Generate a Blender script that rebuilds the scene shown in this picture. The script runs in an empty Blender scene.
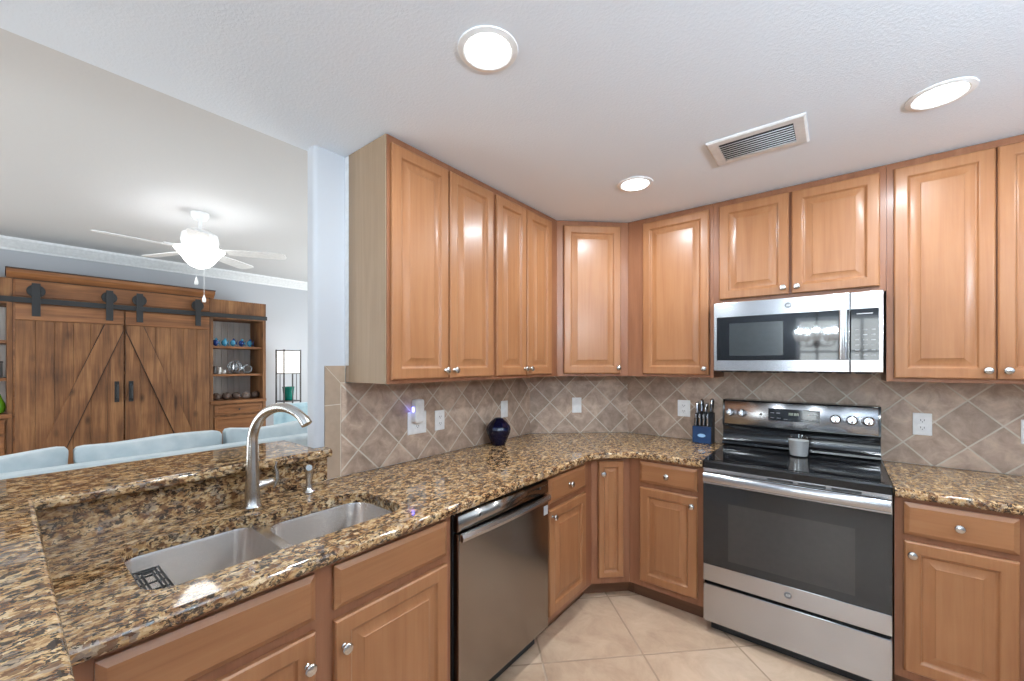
import bpy, bmesh, math, random
from mathutils import Vector, Matrix
R = math.radians
random.seed(4)
SC = bpy.context.scene
COL = SC.collection

# ------------------------------------------------------------------ camera, world, exposure
cam_d = bpy.data.cameras.new('camera')
cam_d.sensor_width = 36.0
cam_d.lens = 36.0 * 406.5 / 1024.0
cam_d.shift_y = 22.5 / 1024.0
cam_d.clip_start = 0.02
cam = bpy.data.objects.new('camera', cam_d)
cam.location = (0, 0, 1.453)
cam.rotation_euler = (R(90), 0, R(38.55))
COL.objects.link(cam)
SC.camera = cam

SC.view_settings.view_transform = 'Standard'
SC.view_settings.look = 'None'
SC.view_settings.gamma = 1.0
SC.view_settings.use_curve_mapping = False
SC.view_settings.exposure = 0.0
SC.cycles.use_denoising = True
SC.cycles.max_bounces = 10
SC.cycles.diffuse_bounces = 6
SC.cycles.glossy_bounces = 5
SC.cycles.transparent_max_bounces = 12
SC.cycles.caustics_reflective = False
SC.cycles.caustics_refractive = False
SC.cycles.sample_clamp_indirect = 6.0

world = bpy.data.worlds.new('sky')
SC.world = world
world.use_nodes = True
_b = world.node_tree.nodes['Background']
_b.inputs['Color'].default_value = (0.95, 0.975, 1.0, 1)
WORLD_STRENGTH = 8.5
CAN_W = 14.0          # each recessed downlight
CHAND_W = 310.0       # bulbs of the nook chandelier and of the added second one
FAN_W = 6.0          # bulbs in the fan bowl
_b.inputs['Strength'].default_value = WORLD_STRENGTH


def area_light(name, loc, rot, power, color, shape, sx, sy=None, parent=None, portal=False, spread=180):
    d = bpy.data.lights.new(name, 'AREA')
    d.energy = power
    d.color = color
    d.shape = shape
    d.size = sx
    if sy:
        d.size_y = sy
    d.spread = R(spread)
    if portal:
        d.cycles.is_portal = True
    o = bpy.data.objects.new(name, d)
    o.location = loc
    o.rotation_euler = rot
    o.parent = parent
    COL.objects.link(o)
    return o


# sampling portals in the window and the added patio door that let the daylight in
area_light('window_portal', (0.19, -3.66, 1.65), (R(-90), 0, R(180)), 1, (1, 1, 1), 'RECTANGLE', 1.5, 1.2, portal=True)
area_light('added_patio_portal', (-4.3, -1.86, 1.17), (R(-90), 0, R(180)), 1, (1, 1, 1), 'RECTANGLE', 3.6, 2.3, portal=True)


area_light('added_window_portal', (-4.3, 4.30, 1.4), (R(90), 0, R(180)), 1, (1, 1, 1), 'RECTANGLE', 3.4, 2.0, portal=True)  # sampling portal of the added end window


# ------------------------------------------------------------------ mesh helper
class MB:
    def __init__(self, M=None):
        self.bm = bmesh.new()
        self.M = M or Matrix.Identity(4)

    def _v(self, p):
        return self.bm.verts.new(self.M @ Vector(p))

    def box(self, x0, x1, y0, y1, z0, z1, bev=0.0, seg=2, T=None):
        m = Matrix.Translation(((x0 + x1) / 2, (y0 + y1) / 2, (z0 + z1) / 2)) @ Matrix.Diagonal((abs(x1 - x0), abs(y1 - y0), abs(z1 - z0), 1))
        if T is not None:
            m = T @ m
        r = bmesh.ops.create_cube(self.bm, size=1.0, matrix=self.M @ m)
        if bev > 0:
            es = list({e for v in r['verts'] for e in v.link_edges})
            bmesh.ops.bevel(self.bm, geom=es, offset=bev, segments=seg, profile=0.5, affect='EDGES', clamp_overlap=True)
        return self

    def loops(self, loops, cap0=True, cap1=True, closed=True):
        """Skin a list of loops (each a list of 3-D points)."""
        vs = [[self._v(p) for p in lp] for lp in loops]
        n = len(vs[0])
        for a, b in zip(vs[:-1], vs[1:]):
            for i in range(n if closed else n - 1):
                j = (i + 1) % n
                try:
                    self.bm.faces.new((a[i], a[j], b[j], b[i]))
                except ValueError:
                    pass
        if cap0:
            self.bm.faces.new(list(reversed(vs[0])))
        if cap1:
            self.bm.faces.new(vs[-1])
        return self

    def prism(self, pts, z0, z1):
        return self.loops([[(x, y, z0) for x, y in pts], [(x, y, z1) for x, y in pts]])

    def prism_y(self, pts, y0, y1):
        """polygon in x,z extruded along y"""
        return self.loops([[(x, y1, z) for x, z in pts], [(x, y0, z) for x, z in pts]])

    def prism_x(self, pts, x0, x1):
        return self.loops([[(x0, y, z) for y, z in pts], [(x1, y, z) for y, z in pts]])

    def lathe(self, prof, c=(0, 0, 0), n=24, T=None, cap0=True, cap1=True):
        T = T or Matrix.Identity(4)
        lps = []
        for r, z in prof:
            r = max(r, 1e-4)
            lps.append([tuple(Vector(c) + T @ Vector((r * math.cos(2 * math.pi * i / n), r * math.sin(2 * math.pi * i / n), z))) for i in range(n)])
        return self.loops(lps, cap0, cap1)

    def tube(self, pts, rad, n=12, cap=True, flat=None):
        pts = [Vector(p) for p in pts]
        if not hasattr(rad, '__len__'):
            rad = [rad] * len(pts)
        t0 = (pts[1] - pts[0]).normalized()
        up = Vector((0, 0, 1)) if abs(t0.z) < 0.9 else Vector((0, 1, 0))
        nx = t0.cross(up).normalized()
        lps = []
        for i, p in enumerate(pts):
            t = (pts[min(i + 1, len(pts) - 1)] - pts[max(i - 1, 0)]).normalized()
            nx = (nx - t * nx.dot(t)).normalized()
            ny = t.cross(nx)
            k = 1.0 if flat is None else flat
            lps.append([tuple(p + nx * rad[i] * math.cos(2 * math.pi * a / n) + ny * rad[i] * k * math.sin(2 * math.pi * a / n)) for a in range(n)])
        return self.loops(lps, cap, cap)

    def sphere(self, c, r, sx=1, sy=1, sz=1, u=16, v=10):
        bmesh.ops.create_uvsphere(self.bm, u_segments=u, v_segments=v, radius=r,
                                  matrix=self.M @ Matrix.Translation(c) @ Matrix.Diagonal((sx, sy, sz, 1)))
        return self

    def panel(self, x0, x1, z0, z1, prof):
        """nested rectangles: prof = [(inset, y)] from the back edge to the field"""
        lps = [[(x0 + i, y, z0 + i), (x1 - i, y, z0 + i), (x1 - i, y, z1 - i), (x0 + i, y, z1 - i)] for i, y in prof]
        return self.loops(lps)

    def build(self, name, mat, parent=None, loc=None, rz=0.0, sharp=35, sub=0):
        bmesh.ops.recalc_face_normals(self.bm, faces=self.bm.faces[:])
        me = bpy.data.meshes.new(name)
        self.bm.to_mesh(me)
        self.bm.free()
        uv = me.uv_layers.new(name='UVMap')
        for p in me.polygons:
            n = p.normal
            a = max(range(3), key=lambda k: abs(n[k]))
            for li in p.loop_indices:
                co = me.vertices[me.loops[li].vertex_index].co
                uv.data[li].uv = ((co.x, co.y) if a == 2 else (co.x, co.z) if a == 1 else (co.y, co.z))
        me.set_sharp_from_angle(angle=R(sharp))
        for p in me.polygons:       # axis-aligned faces stay flat so that they mirror cleanly
            p.use_smooth = max(abs(x) for x in p.normal) < 0.99995
        if mat is not None:
            me.materials.append(mat)
        o = bpy.data.objects.new(name, me)
        COL.objects.link(o)
        if parent is not None:
            o.parent = parent
        if loc is not None:
            o.location = loc
        o.rotation_euler = (0, 0, rz)
        if sub:
            m = o.modifiers.new('smooth', 'SUBSURF')
            m.levels = m.render_levels = sub
        return o


def tag(o, label, cat, group=None):
    o['label'] = label
    o['category'] = cat
    if group:
        o['group'] = group
    return o


def thing(name, label, cat, loc=(0, 0, 0), rz=0.0, group=None):
    o = bpy.data.objects.new(name, None)
    o.empty_display_size = 0.1
    o.location = loc
    o.rotation_euler = (0, 0, rz)
    COL.objects.link(o)
    return tag(o, label, cat, group)


def struct(o):
    o['kind'] = 'structure'
    return o


def copy_tree(o, parent=None):
    c = o.copy()
    COL.objects.link(c)
    if parent is not None:
        c.parent = parent
    for ch in list(o.children):
        copy_tree(ch, c)
    return c


# ------------------------------------------------------------------ materials
class NT:
    def __init__(self, name):
        self.m = bpy.data.materials.new(name)
        self.m.use_nodes = True
        self.t = self.m.node_tree
        self.b = self.t.nodes['Principled BSDF']

    def n(self, typ, **kw):
        nd = self.t.nodes.new('ShaderNode' + typ)
        for k, v in kw.items():
            if hasattr(nd, k):
                setattr(nd, k, v)
            else:
                nd.inputs[k.replace('_', ' ')].default_value = v
        return nd

    def l(self, a, b):
        self.t.links.new(a, b)

    def math(self, op, a, b=None, c=None):
        nd = self.t.nodes.new('ShaderNodeMath')
        nd.operation = op
        for i, x in enumerate((a, b, c)):
            if x is None:
                continue
            if isinstance(x, (int, float)):
                nd.inputs[i].default_value = x
            else:
                self.l(x, nd.inputs[i])
        return nd.outputs[0]

    def ramp(self, fac, stops, interp='LINEAR'):
        nd = self.t.nodes.new('ShaderNodeValToRGB')
        cr = nd.color_ramp
        cr.interpolation = interp
        while len(cr.elements) < len(stops):
            cr.elements.new(0.5)
        for e, (p, c) in zip(cr.elements, stops):
            e.position = p
            e.color = (*c, 1) if len(c) == 3 else c
        self.l(fac, nd.inputs[0])
        return nd.outputs[0]

    def mix(self, fac, a, b, mode='MIX'):
        nd = self.t.nodes.new('ShaderNodeMix')
        nd.data_type = 'RGBA'
        nd.blend_type = mode
        for x, i in ((fac, 0), (a, 6), (b, 7)):
            if isinstance(x, (int, float)):
                nd.inputs[i].default_value = x
            elif isinstance(x, tuple):
                nd.inputs[i].default_value = (*x, 1)
            else:
                self.l(x, nd.inputs[i])
        return nd.outputs[2]

    def bump(self, h, strength=0.2, dist=0.01):
        nd = self.t.nodes.new('ShaderNodeBump')
        nd.inputs['Strength'].default_value = strength
        nd.inputs['Distance'].default_value = dist
        self.l(h, nd.inputs['Height'])
        self.l(nd.outputs[0], self.b.inputs['Normal'])

    def set(self, **kw):
        for k, v in kw.items():
            k = k.replace('_', ' ')
            if isinstance(v, tuple) and len(v) == 3:
                v = (*v, 1)
            self.b.inputs[k].default_value = v
        return self


def S(r, g, b):
    """sRGB 0-255 to linear"""
    f = lambda c: (c / 255) / 12.92 if c <= 10.31475 else (((c / 255) + 0.055) / 1.055) ** 2.4
    return (f(r), f(g), f(b))


def plain(name, col, rough=0.5, metal=0.0, **kw):
    t = NT(name)
    t.set(Base_Color=col, Roughness=rough, Metallic=metal, **kw)
    # faint mottling keeps the surface from being perfectly even
    co = t.n('TexCoord')
    nz = t.n('TexNoise', Scale=35.0, Detail=3.0)
    t.l(co.outputs['Object'], nz.inputs['Vector'])
    c = t.ramp(nz.outputs[0], [(0.3, tuple(x * 0.93 for x in col)), (0.7, tuple(min(1, x * 1.05) for x in col))])
    t.l(c, t.b.inputs['Base Color'])
    return t.m


def emit(name, col, strength):
    t = NT(name)
    t.set(Base_Color=(0.8, 0.8, 0.8), Emission_Color=col, Emission_Strength=strength, Roughness=0.4)
    return t.m


def wood(name, c1, c2, c3, vertical=True, rough=0.36, scale=1.0, coat=0.16, knots=False):
    t = NT(name)
    co = t.n('TexCoord')
    oi = t.n('ObjectInfo')
    rnd = t.n('CombineXYZ')
    for i in range(3):
        t.l(t.math('MULTIPLY', oi.outputs['Random'], 7.0 + 5 * i), rnd.inputs[i])
    add = t.n('VectorMath', operation='ADD')
    t.l(co.outputs['Object'], add.inputs[0])
    t.l(rnd.outputs[0], add.inputs[1])
    mp = t.n('Mapping')
    mp.inputs['Scale'].default_value = (14 * scale, 14 * scale, 0.9 * scale) if vertical else (0.9 * scale, 14 * scale, 14 * scale)
    t.l(add.outputs[0], mp.inputs['Vector'])
    n1 = t.n('TexNoise', Scale=1.6, Detail=6.0, Roughness=0.6, Distortion=0.6)
    t.l(mp.outputs[0], n1.inputs['Vector'])
    mp2 = t.n('Mapping')
    mp2.inputs['Scale'].default_value = (90, 90, 2.5) if vertical else (2.5, 90, 90)
    t.l(add.outputs[0], mp2.inputs['Vector'])
    n2 = t.n('TexNoise', Scale=1.5, Detail=4.0)
    t.l(mp2.outputs[0], n2.inputs['Vector'])
    n3 = t.n('TexNoise', Scale=3.5, Detail=3.0)
    t.l(add.outputs[0], n3.inputs['Vector'])
    f = t.math('ADD', t.math('MULTIPLY', n1.outputs[0], 0.55), t.math('ADD', t.math('MULTIPLY', n2.outputs[0], 0.2), t.math('MULTIPLY', n3.outputs[0], 0.25)))
    c = t.ramp(f, [(0.34, c1), (0.5, c2), (0.66, c3)])
    if knots:
        v = t.n('TexVoronoi', Scale=1.0)
        mp3 = t.n('Mapping')
        mp3.inputs['Scale'].default_value = (5, 5, 2.6)
        t.l(add.outputs[0], mp3.inputs['Vector'])
        t.l(mp3.outputs[0], v.inputs['Vector'])
        k = t.ramp(v.outputs['Distance'], [(0.03, (1, 1, 1)), (0.16, (0, 0, 0))])
        c = t.mix(t.math('MULTIPLY', k, 0.7), c, tuple(x * 0.35 for x in c1))
    t.l(c, t.b.inputs['Base Color'])
    t.set(Roughness=rough, Coat_Weight=coat, Coat_Roughness=0.2, Specular_IOR_Level=0.32)
    t.bump(n2.outputs[0], 0.05, 0.002)
    return t.m


def stainless(name, col, rough=0.25, aniso=0.75, vertical_brush=False):
    t = NT(name)
    co = t.n('TexCoord')
    mp = t.n('Mapping')
    mp.inputs['Scale'].default_value = (1, 1, 220) if not vertical_brush else (220, 220, 1)
    t.l(co.outputs['Object'], mp.inputs['Vector'])
    nz = t.n('TexNoise', Scale=2.0, Detail=3.0)
    t.l(mp.outputs[0], nz.inputs['Vector'])
    c = t.ramp(nz.outputs[0], [(0.3, tuple(x * 0.94 for x in col)), (0.7, col)])
    t.l(c, t.b.inputs['Base Color'])
    t.set(Metallic=1.0, Roughness=rough, Anisotropic=aniso, Anisotropic_Rotation=0.25)
    tg = t.n('Tangent', direction_type='UV_MAP', uv_map='UVMap')
    t.l(tg.outputs[0], t.b.inputs['Tangent'])
    if vertical_brush:
        t.set(Anisotropic_Rotation=0.0)
    return t.m


def granite_mat():
    t = NT('granite')
    co = t.n('TexCoord')
    mp = t.n('Mapping')
    mp.inputs['Scale'].default_value = (1.0, 0.66, 1.0)
    mp.inputs['Rotation'].default_value = (0, 0, R(10))
    t.l(co.outputs['Object'], mp.inputs['Vector'])
    dn = t.n('TexNoise', Scale=70.0, Detail=4.0)
    t.l(mp.outputs[0], dn.inputs['Vector'])
    dv = t.n('VectorMath', operation='SCALE')
    t.l(dn.outputs['Color'], dv.inputs[0])
    dv.inputs['Scale'].default_value = 0.016
    ad = t.n('VectorMath', operation='ADD')
    t.l(mp.outputs[0], ad.inputs[0])
    t.l(dv.outputs[0], ad.inputs[1])
    v = ad.outputs[0]

    def noise(scale, detail=4.0, rough=0.6, off=0.0):
        nd = t.n('TexNoise', Scale=scale, Detail=detail, Roughness=rough)
        if off:
            o = t.n('VectorMath', operation='ADD')
            o.inputs[1].default_value = (off, off * 1.7, off * 0.6)
            t.l(v, o.inputs[0])
            t.l(o.outputs[0], nd.inputs['Vector'])
        else:
            t.l(v, nd.inputs['Vector'])
        return nd.outputs[0]

    def cells(scale):
        vo = t.n('TexVoronoi', Scale=scale)
        t.l(v, vo.inputs['Vector'])
        sp = t.n('SeparateColor')
        t.l(vo.outputs['Color'], sp.inputs[0])
        return sp.outputs

    big = noise(38.0, 5.0, 0.62)
    c1 = cells(85.0)
    c2 = cells(170.0)
    f = t.math('ADD', t.math('MULTIPLY', big, 0.85), t.math('ADD', t.math('MULTIPLY', c1[0], 0.22), t.math('MULTIPLY', c2[1], 0.16)))
    c = t.ramp(f, [(0.42, S(82, 54, 37)), (0.52, S(128, 93, 62)), (0.60, S(164, 128, 86)), (0.70, S(187, 155, 113)), (0.84, S(208, 184, 150))])
    # grey quartz, and the black mica that gathers in veins between the larger crystals
    g = t.math('MULTIPLY', t.math('GREATER_THAN', noise(40.0, 3.0, 0.5, 3.1), 0.555), t.math('GREATER_THAN', c1[1], 0.35))
    c = t.mix(t.math('MULTIPLY', g, 0.6), c, S(134, 122, 110))
    br = t.math('MULTIPLY', t.math('GREATER_THAN', noise(46.0, 3.0, 0.5, 7.7), 0.57), t.math('GREATER_THAN', c1[2], 0.3))
    c = t.mix(t.math('MULTIPLY', br, 0.8), c, S(92, 58, 34))
    vein = t.ramp(t.math('ABSOLUTE', t.math('SUBTRACT', noise(30.0, 4.0, 0.6, 5.3), 0.5)), [(0.012, (1, 1, 1)), (0.034, (0, 0, 0))])
    dk = t.math('MULTIPLY', vein, t.math('GREATER_THAN', noise(16.0, 2.0, 0.5, 1.9), 0.45))
    dk2 = t.math('MULTIPLY', t.math('GREATER_THAN', c2[0], 0.42), t.math('GREATER_THAN', noise(52.0, 3.0, 0.55, 2.2), 0.575))
    dark = t.math('MAXIMUM', t.math('MULTIPLY', dk, t.math('GREATER_THAN', c2[2], 0.25)), dk2)
    c = t.mix(t.math('MULTIPLY', dark, 0.9), c, S(30, 24, 22))
    t.l(c, t.b.inputs['Base Color'])
    t.set(Roughness=0.05, IOR=1.55)
    return t.m


def tile_mat(name, half, cols, grout, gw, rough, noise=14.0, bump=0.4, floor=False):
    """square tiles set on the diagonal; a grout crossing sits at the object origin; half = half a tile's diagonal"""
    t = NT(name)
    co = t.n('TexCoord')
    sp = t.n('SeparateXYZ')
    t.l(co.outputs['Object'], sp.inputs[0])
    u0, v0 = sp.outputs[0], (sp.outputs[1] if floor else sp.outputs[2])
    a = t.math('DIVIDE', t.math('ADD', u0, v0), 2 * half)
    b = t.math('DIVIDE', t.math('SUBTRACT', u0, v0), 2 * half)
    fa, fb = t.math('FRACT', a), t.math('FRACT', b)
    da = t.math('MINIMUM', fa, t.math('SUBTRACT', 1.0, fa))
    db = t.math('MINIMUM', fb, t.math('SUBTRACT', 1.0, fb))
    d = t.math('MINIMUM', da, db)
    cell = t.n('CombineXYZ')
    t.l(t.math('FLOOR', a), cell.inputs[0])
    t.l(t.math('FLOOR', b), cell.inputs[1])
    wn = t.n('TexWhiteNoise', noise_dimensions='2D')
    t.l(cell.outputs[0], wn.inputs['Vector'])
    sc = t.n('VectorMath', operation='SCALE')
    t.l(wn.outputs['Color'], sc.inputs[0])
    sc.inputs['Scale'].default_value = 9.0
    av = t.n('VectorMath', operation='ADD')
    t.l(co.outputs['Object'], av.inputs[0])
    t.l(sc.outputs[0], av.inputs[1])
    nz = t.n('TexNoise', Scale=noise, Detail=7.0, Roughness=0.65, Distortion=0.5)
    t.l(av.outputs[0], nz.inputs['Vector'])
    f = t.math('ADD', t.math('MULTIPLY', nz.outputs[0], 0.8), t.math('MULTIPLY', wn.outputs['Value'], 0.2))
    c = t.ramp(f, [(0.32, cols[0]), (0.5, cols[1]), (0.68, cols[2])])
    w = gw / (2 * half) / 1.414
    m = t.ramp(d, [(max(0, w * 0.75), (1, 1, 1)), (w * 1.25, (0, 0, 0))])
    c = t.mix(m, c, grout)
    t.l(c, t.b.inputs['Base Color'])
    t.l(t.math('ADD', rough, t.math('MULTIPLY', m, 0.85 - rough)), t.b.inputs['Roughness'])
    h = t.math('SUBTRACT', t.math('MULTIPLY', nz.outputs[0], 0.12), m)
    t.bump(h, bump, 0.002)
    return t.m


def plaster(name, col, bump=0.25, scale=110.0, rough=0.85):
    t = NT(name)
    co = t.n('TexCoord')
    nz = t.n('TexNoise', Scale=scale, Detail=4.0, Roughness=0.6)
    t.l(co.outputs['Object'], nz.inputs['Vector'])
    h = t.ramp(nz.outputs[0], [(0.42, (0, 0, 0)), (0.62, (1, 1, 1))])
    t.set(Base_Color=col, Roughness=rough)
    t.bump(h, bump, 0.004)
    return t.m


def fabric(name, c1, c2, scale=400.0):
    t = NT(name)
    co = t.n('TexCoord')
    nz = t.n('TexNoise', Scale=9.0, Detail=6.0)
    t.l(co.outputs['Object'], nz.inputs['Vector'])
    wv = t.n('TexNoise', Scale=scale, Detail=1.0)
    t.l(co.outputs['Object'], wv.inputs['Vector'])
    t.l(t.ramp(nz.outputs[0], [(0.35, c1), (0.65, c2)]), t.b.inputs['Base Color'])
    t.set(Roughness=0.95, Sheen_Weight=0.3)
    t.bump(t.math('ADD', t.math('MULTIPLY', nz.outputs[0], 2.0), wv.outputs[0]), 0.3, 0.006)
    return t.m


def clear_pane(name, tint=(0.95, 0.98, 0.98), gloss=0.07):
    t = NT(name)
    out = t.t.nodes['Material Output']
    tr = t.n('BsdfTransparent')
    tr.inputs[0].default_value = (*tint, 1)
    gl = t.n('BsdfGlossy')
    gl.inputs['Roughness'].default_value = 0.02
    ms = t.n('MixShader')
    ms.inputs[0].default_value = gloss
    t.l(tr.outputs[0], ms.inputs[1])
    t.l(gl.outputs[0], ms.inputs[2])
    t.l(ms.outputs[0], out.inputs['Surface'])
    return t.m


MAPLE = (S(137, 90, 57), S(149, 101, 66), S(158, 110, 74))
M_wood_v = wood('maple_vertical', *MAPLE, vertical=True)
M_wood_h = wood('maple_horizontal', *MAPLE, vertical=False)
M_frame = wood('maple_frame', S(120, 75, 51), S(132, 86, 60), S(143, 97, 69), vertical=True)
M_end = wood('laminate_end', S(140, 116, 94), S(150, 126, 102), S(160, 136, 112), vertical=True, rough=0.5, coat=0.0)
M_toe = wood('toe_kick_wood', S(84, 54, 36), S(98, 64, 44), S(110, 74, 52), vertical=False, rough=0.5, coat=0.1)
M_barn = wood('barn_wood', S(66, 41, 26), S(122, 82, 52), S(158, 114, 75), vertical=True, rough=0.55, coat=0.0, scale=0.8, knots=True)
M_barn_h = wood('barn_wood_horizontal', S(90, 55, 32), S(130, 84, 50), S(156, 108, 68), vertical=False, rough=0.5, coat=0.05, scale=0.8)
M_bead = wood('whitewashed_board', S(206, 198, 192), S(222, 216, 211), S(232, 227, 224), vertical=True, rough=0.7, coat=0.0)
M_granite = granite_mat()
M_splash = tile_mat('splash_tile', 0.118, (S(142, 121, 105), S(176, 152, 134), S(208, 184, 164)), S(206, 196, 182), 0.0068, 0.42)
M_floor = tile_mat('floor_tile', 0.359, (S(166, 136, 112), S(190, 160, 134), S(206, 178, 152)), S(160, 134, 112), 0.009, 0.28, noise=6.0, bump=0.3, floor=True)
M_border = plain('border_tile', S(166, 144, 124), 0.42)
M_grout = plain('grout', S(205, 192, 174), 0.85)
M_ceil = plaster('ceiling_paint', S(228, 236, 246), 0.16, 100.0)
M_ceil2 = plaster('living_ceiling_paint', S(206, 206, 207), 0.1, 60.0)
M_wall = plaster('pale_blue_paint', S(190, 192, 197), 0.08, 150.0)
M_wall_back = plaster('slate_paint', S(146, 151, 158), 0.08, 150.0)
M_trimw = plain('white_trim', S(236, 237, 238), 0.5)
M_steel = stainless('brushed_steel', S(184, 184, 186), 0.24)
M_steel_dk = stainless('dark_brushed_steel', S(150, 143, 137), 0.2)
M_sink = stainless('sink_steel', S(226, 220, 215), 0.26, 0.7)
M_nickel = plain('brushed_nickel', S(205, 202, 198), 0.25, 1.0)
M_chrome = plain('chrome', S(225, 225, 228), 0.08, 1.0)
M_blackglass = plain('black_glass', (0.006, 0.006, 0.007), 0.04, Specular_IOR_Level=0.85)
M_ovenglass = plain('oven_glass', (0.018, 0.018, 0.018), 0.06)
M_ovenwin = plain('oven_window', (0.035, 0.033, 0.031), 0.08)
M_black = plain('black_enamel', (0.010, 0.010, 0.011), 0.14)
M_blackmat = plain('black_plastic', (0.015, 0.015, 0.016), 0.5)
M_iron = plain('black_iron', (0.012, 0.012, 0.013), 0.55)
M_white = plain('white_plastic', S(238, 238, 238), 0.35)
M_slot = plain('slot_dark', (0.03, 0.03, 0.03), 0.6)
M_sofa = fabric('pale_blue_fabric', S(176, 190, 196), S(194, 204, 208))
M_chairf = fabric('grey_blue_fabric', S(150, 180, 192), S(172, 198, 206))
M_navy = plain('navy_glaze', (0.003, 0.004, 0.018), 0.1, Specular_IOR_Level=0.35)
M_teal = plain('teal_glaze', S(10, 110, 96), 0.1)
M_green = plain('green_glaze', S(96, 168, 30), 0.2)
M_lens = emit('lamp_lens', (0.97, 0.99, 1.0), 9.0)
M_bowl = emit('frosted_bowl', (1.0, 0.98, 0.95), 5.5)
M_shade = emit('paper_shade', (1.0, 0.95, 0.88), 2.2)
M_led = emit('blue_led', (0.15, 0.15, 1.0), 14.0)
M_digit = emit('clock_digits', (0.55, 0.75, 0.35), 0.35)
M_print = plain('panel_print', S(170, 170, 172), 0.5)
M_pane = clear_pane('window_glass')
M_jar = clear_pane('frosted_jar', (0.90, 0.91, 0.92), 0.12)
M_wax = plain('white_wax', S(222, 219, 214), 0.5)
M_fanw = plain('fan_white', S(236, 236, 236), 0.4)
M_ventw = plain('vent_white', S(222, 222, 222), 0.45)
M_blue = plain('block_blue', S(18, 52, 92), 0.35)
M_logo = plain('logo_pale_blue', S(150, 190, 225), 0.4)
M_dkbronze = plain('dark_bronze', S(52, 46, 44), 0.45)
M_aqua = plain('aqua_glass', S(70, 150, 185), 0.12)
M_deepblue = plain('cobalt_glass', S(24, 54, 120), 0.12)
M_silver = plain('silvered_glass', S(190, 195, 200), 0.15, 0.7)
M_stone = plain('brown_stone', S(84, 64, 54), 0.6)
M_stain_shadow = plain('dark_stain_and_shadow', S(58, 36, 22), 0.7)  # stain of the cornice cap; also colours the painted shadow lines
M_dark = plain('dark_cavity', (0.02, 0.019, 0.018), 0.7)

# ------------------------------------------------------------------ the room
H, HL = 2.44, 2.74
WX = -1.843       # left kitchen wall
WY = 3.043        # right kitchen wall


def box_struct(name, x0, x1, y0, y1, z0, z1, mat):
    return struct(MB().box(x0, x1, y0, y1, z0, z1).build(name, mat))


# floor: a grout crossing under (-0.75, 1.99)
fl = MB().box(-6.8 + 0.75, 2.8 + 0.75, -3.8 - 1.99, 4.4 - 1.99, -0.1, 0).build('floor', M_floor, loc=(-0.75, 1.99, 0))
struct(fl)
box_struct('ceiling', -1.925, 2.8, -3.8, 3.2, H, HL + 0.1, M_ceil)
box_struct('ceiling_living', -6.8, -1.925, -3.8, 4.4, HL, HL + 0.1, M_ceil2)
# left kitchen wall, its free end rounded
wl = MB()
rr = 0.02
pts = [(-1.925, WY + 0.1), (WX, WY + 0.1)]
pts += [(WX, 0.88 + rr)]
for i in range(1, 7):
    a = math.pi / 2 * i / 6
    pts.append((WX - rr + rr * math.cos(a), 0.88 + rr - rr * math.sin(a)))
for i in range(0, 7):
    a = math.pi / 2 * i / 6
    pts.append((-1.925 + rr - rr * math.sin(a), 0.88 + rr - rr * math.cos(a)))
struct(wl.prism(pts, 0, H).build('wall_left', M_wall))
# diagonal corner wall, right kitchen wall
DG0, DG1 = Vector((-1.835, 2.525)), Vector((-1.27, 3.035))
dgd = (DG1 - DG0).normalized()
dgn = Vector((-dgd.y, dgd.x))
q = [DG0 + dgn * 0.008, DG1 + dgn * 0.008]
struct(MB().prism([tuple(q[0]), tuple(q[1]), (-1.27, WY + 0.1), (WX, WY + 0.1), (WX, 2.53)], 0, H).build('wall_corner', M_wall))
box_struct('wall_right', WX, 2.8, WY, WY + 0.14, 0, H, M_wall)
# living room
box_struct('wall_far', -6.8, -6.67, -3.8, 4.4, 0, HL, M_wall)
wb = MB()
wb.box(-6.67, -6.0, 4.2, 4.4, 0, HL).box(-2.6, -1.925, 4.2, 4.4, 0, HL)
wb.box(-6.0, -2.6, 4.2, 4.4, 0, 0.4).box(-6.0, -2.6, 4.2, 4.4, 2.4, HL)
struct(wb.build('wall_end', M_wall))
box_struct('wall_divider', -1.925, -1.86, WY + 0.1, 4.2, 0, HL, M_wall)
# wall behind the camera with a window; the living room's nearer wall with a glazed patio door added for daylight
wb = MB()
Y0, Y1 = -3.72, -3.6
wb.box(-1.925, -0.56, Y0, Y1, 0, H)
wb.box(-0.56, 0.94, Y0, Y1, 0, 1.05)
wb.box(-0.56, 0.94, Y0, Y1, 2.25, H)
wb.box(0.94, 2.8, Y0, Y1, 0, H)
struct(wb.build('wall_back', M_wall_back))
wb = MB()
Y0, Y1 = -1.92, -1.8
wb.box(-6.67, -6.1, Y0, Y1, 0, HL)
wb.box(-6.1, -2.5, Y0, Y1, 2.32, HL)
wb.box(-2.5, -1.925, Y0, Y1, 0, HL)
struct(wb.build('wall_patio', M_wall))
box_struct('wall_nook', -1.925, -1.80, -3.6, -1.8, 0, H, M_wall_back)
box_struct('wall_east', 2.6, 2.72, -3.6, WY, 0, H, M_wall_back)


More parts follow.
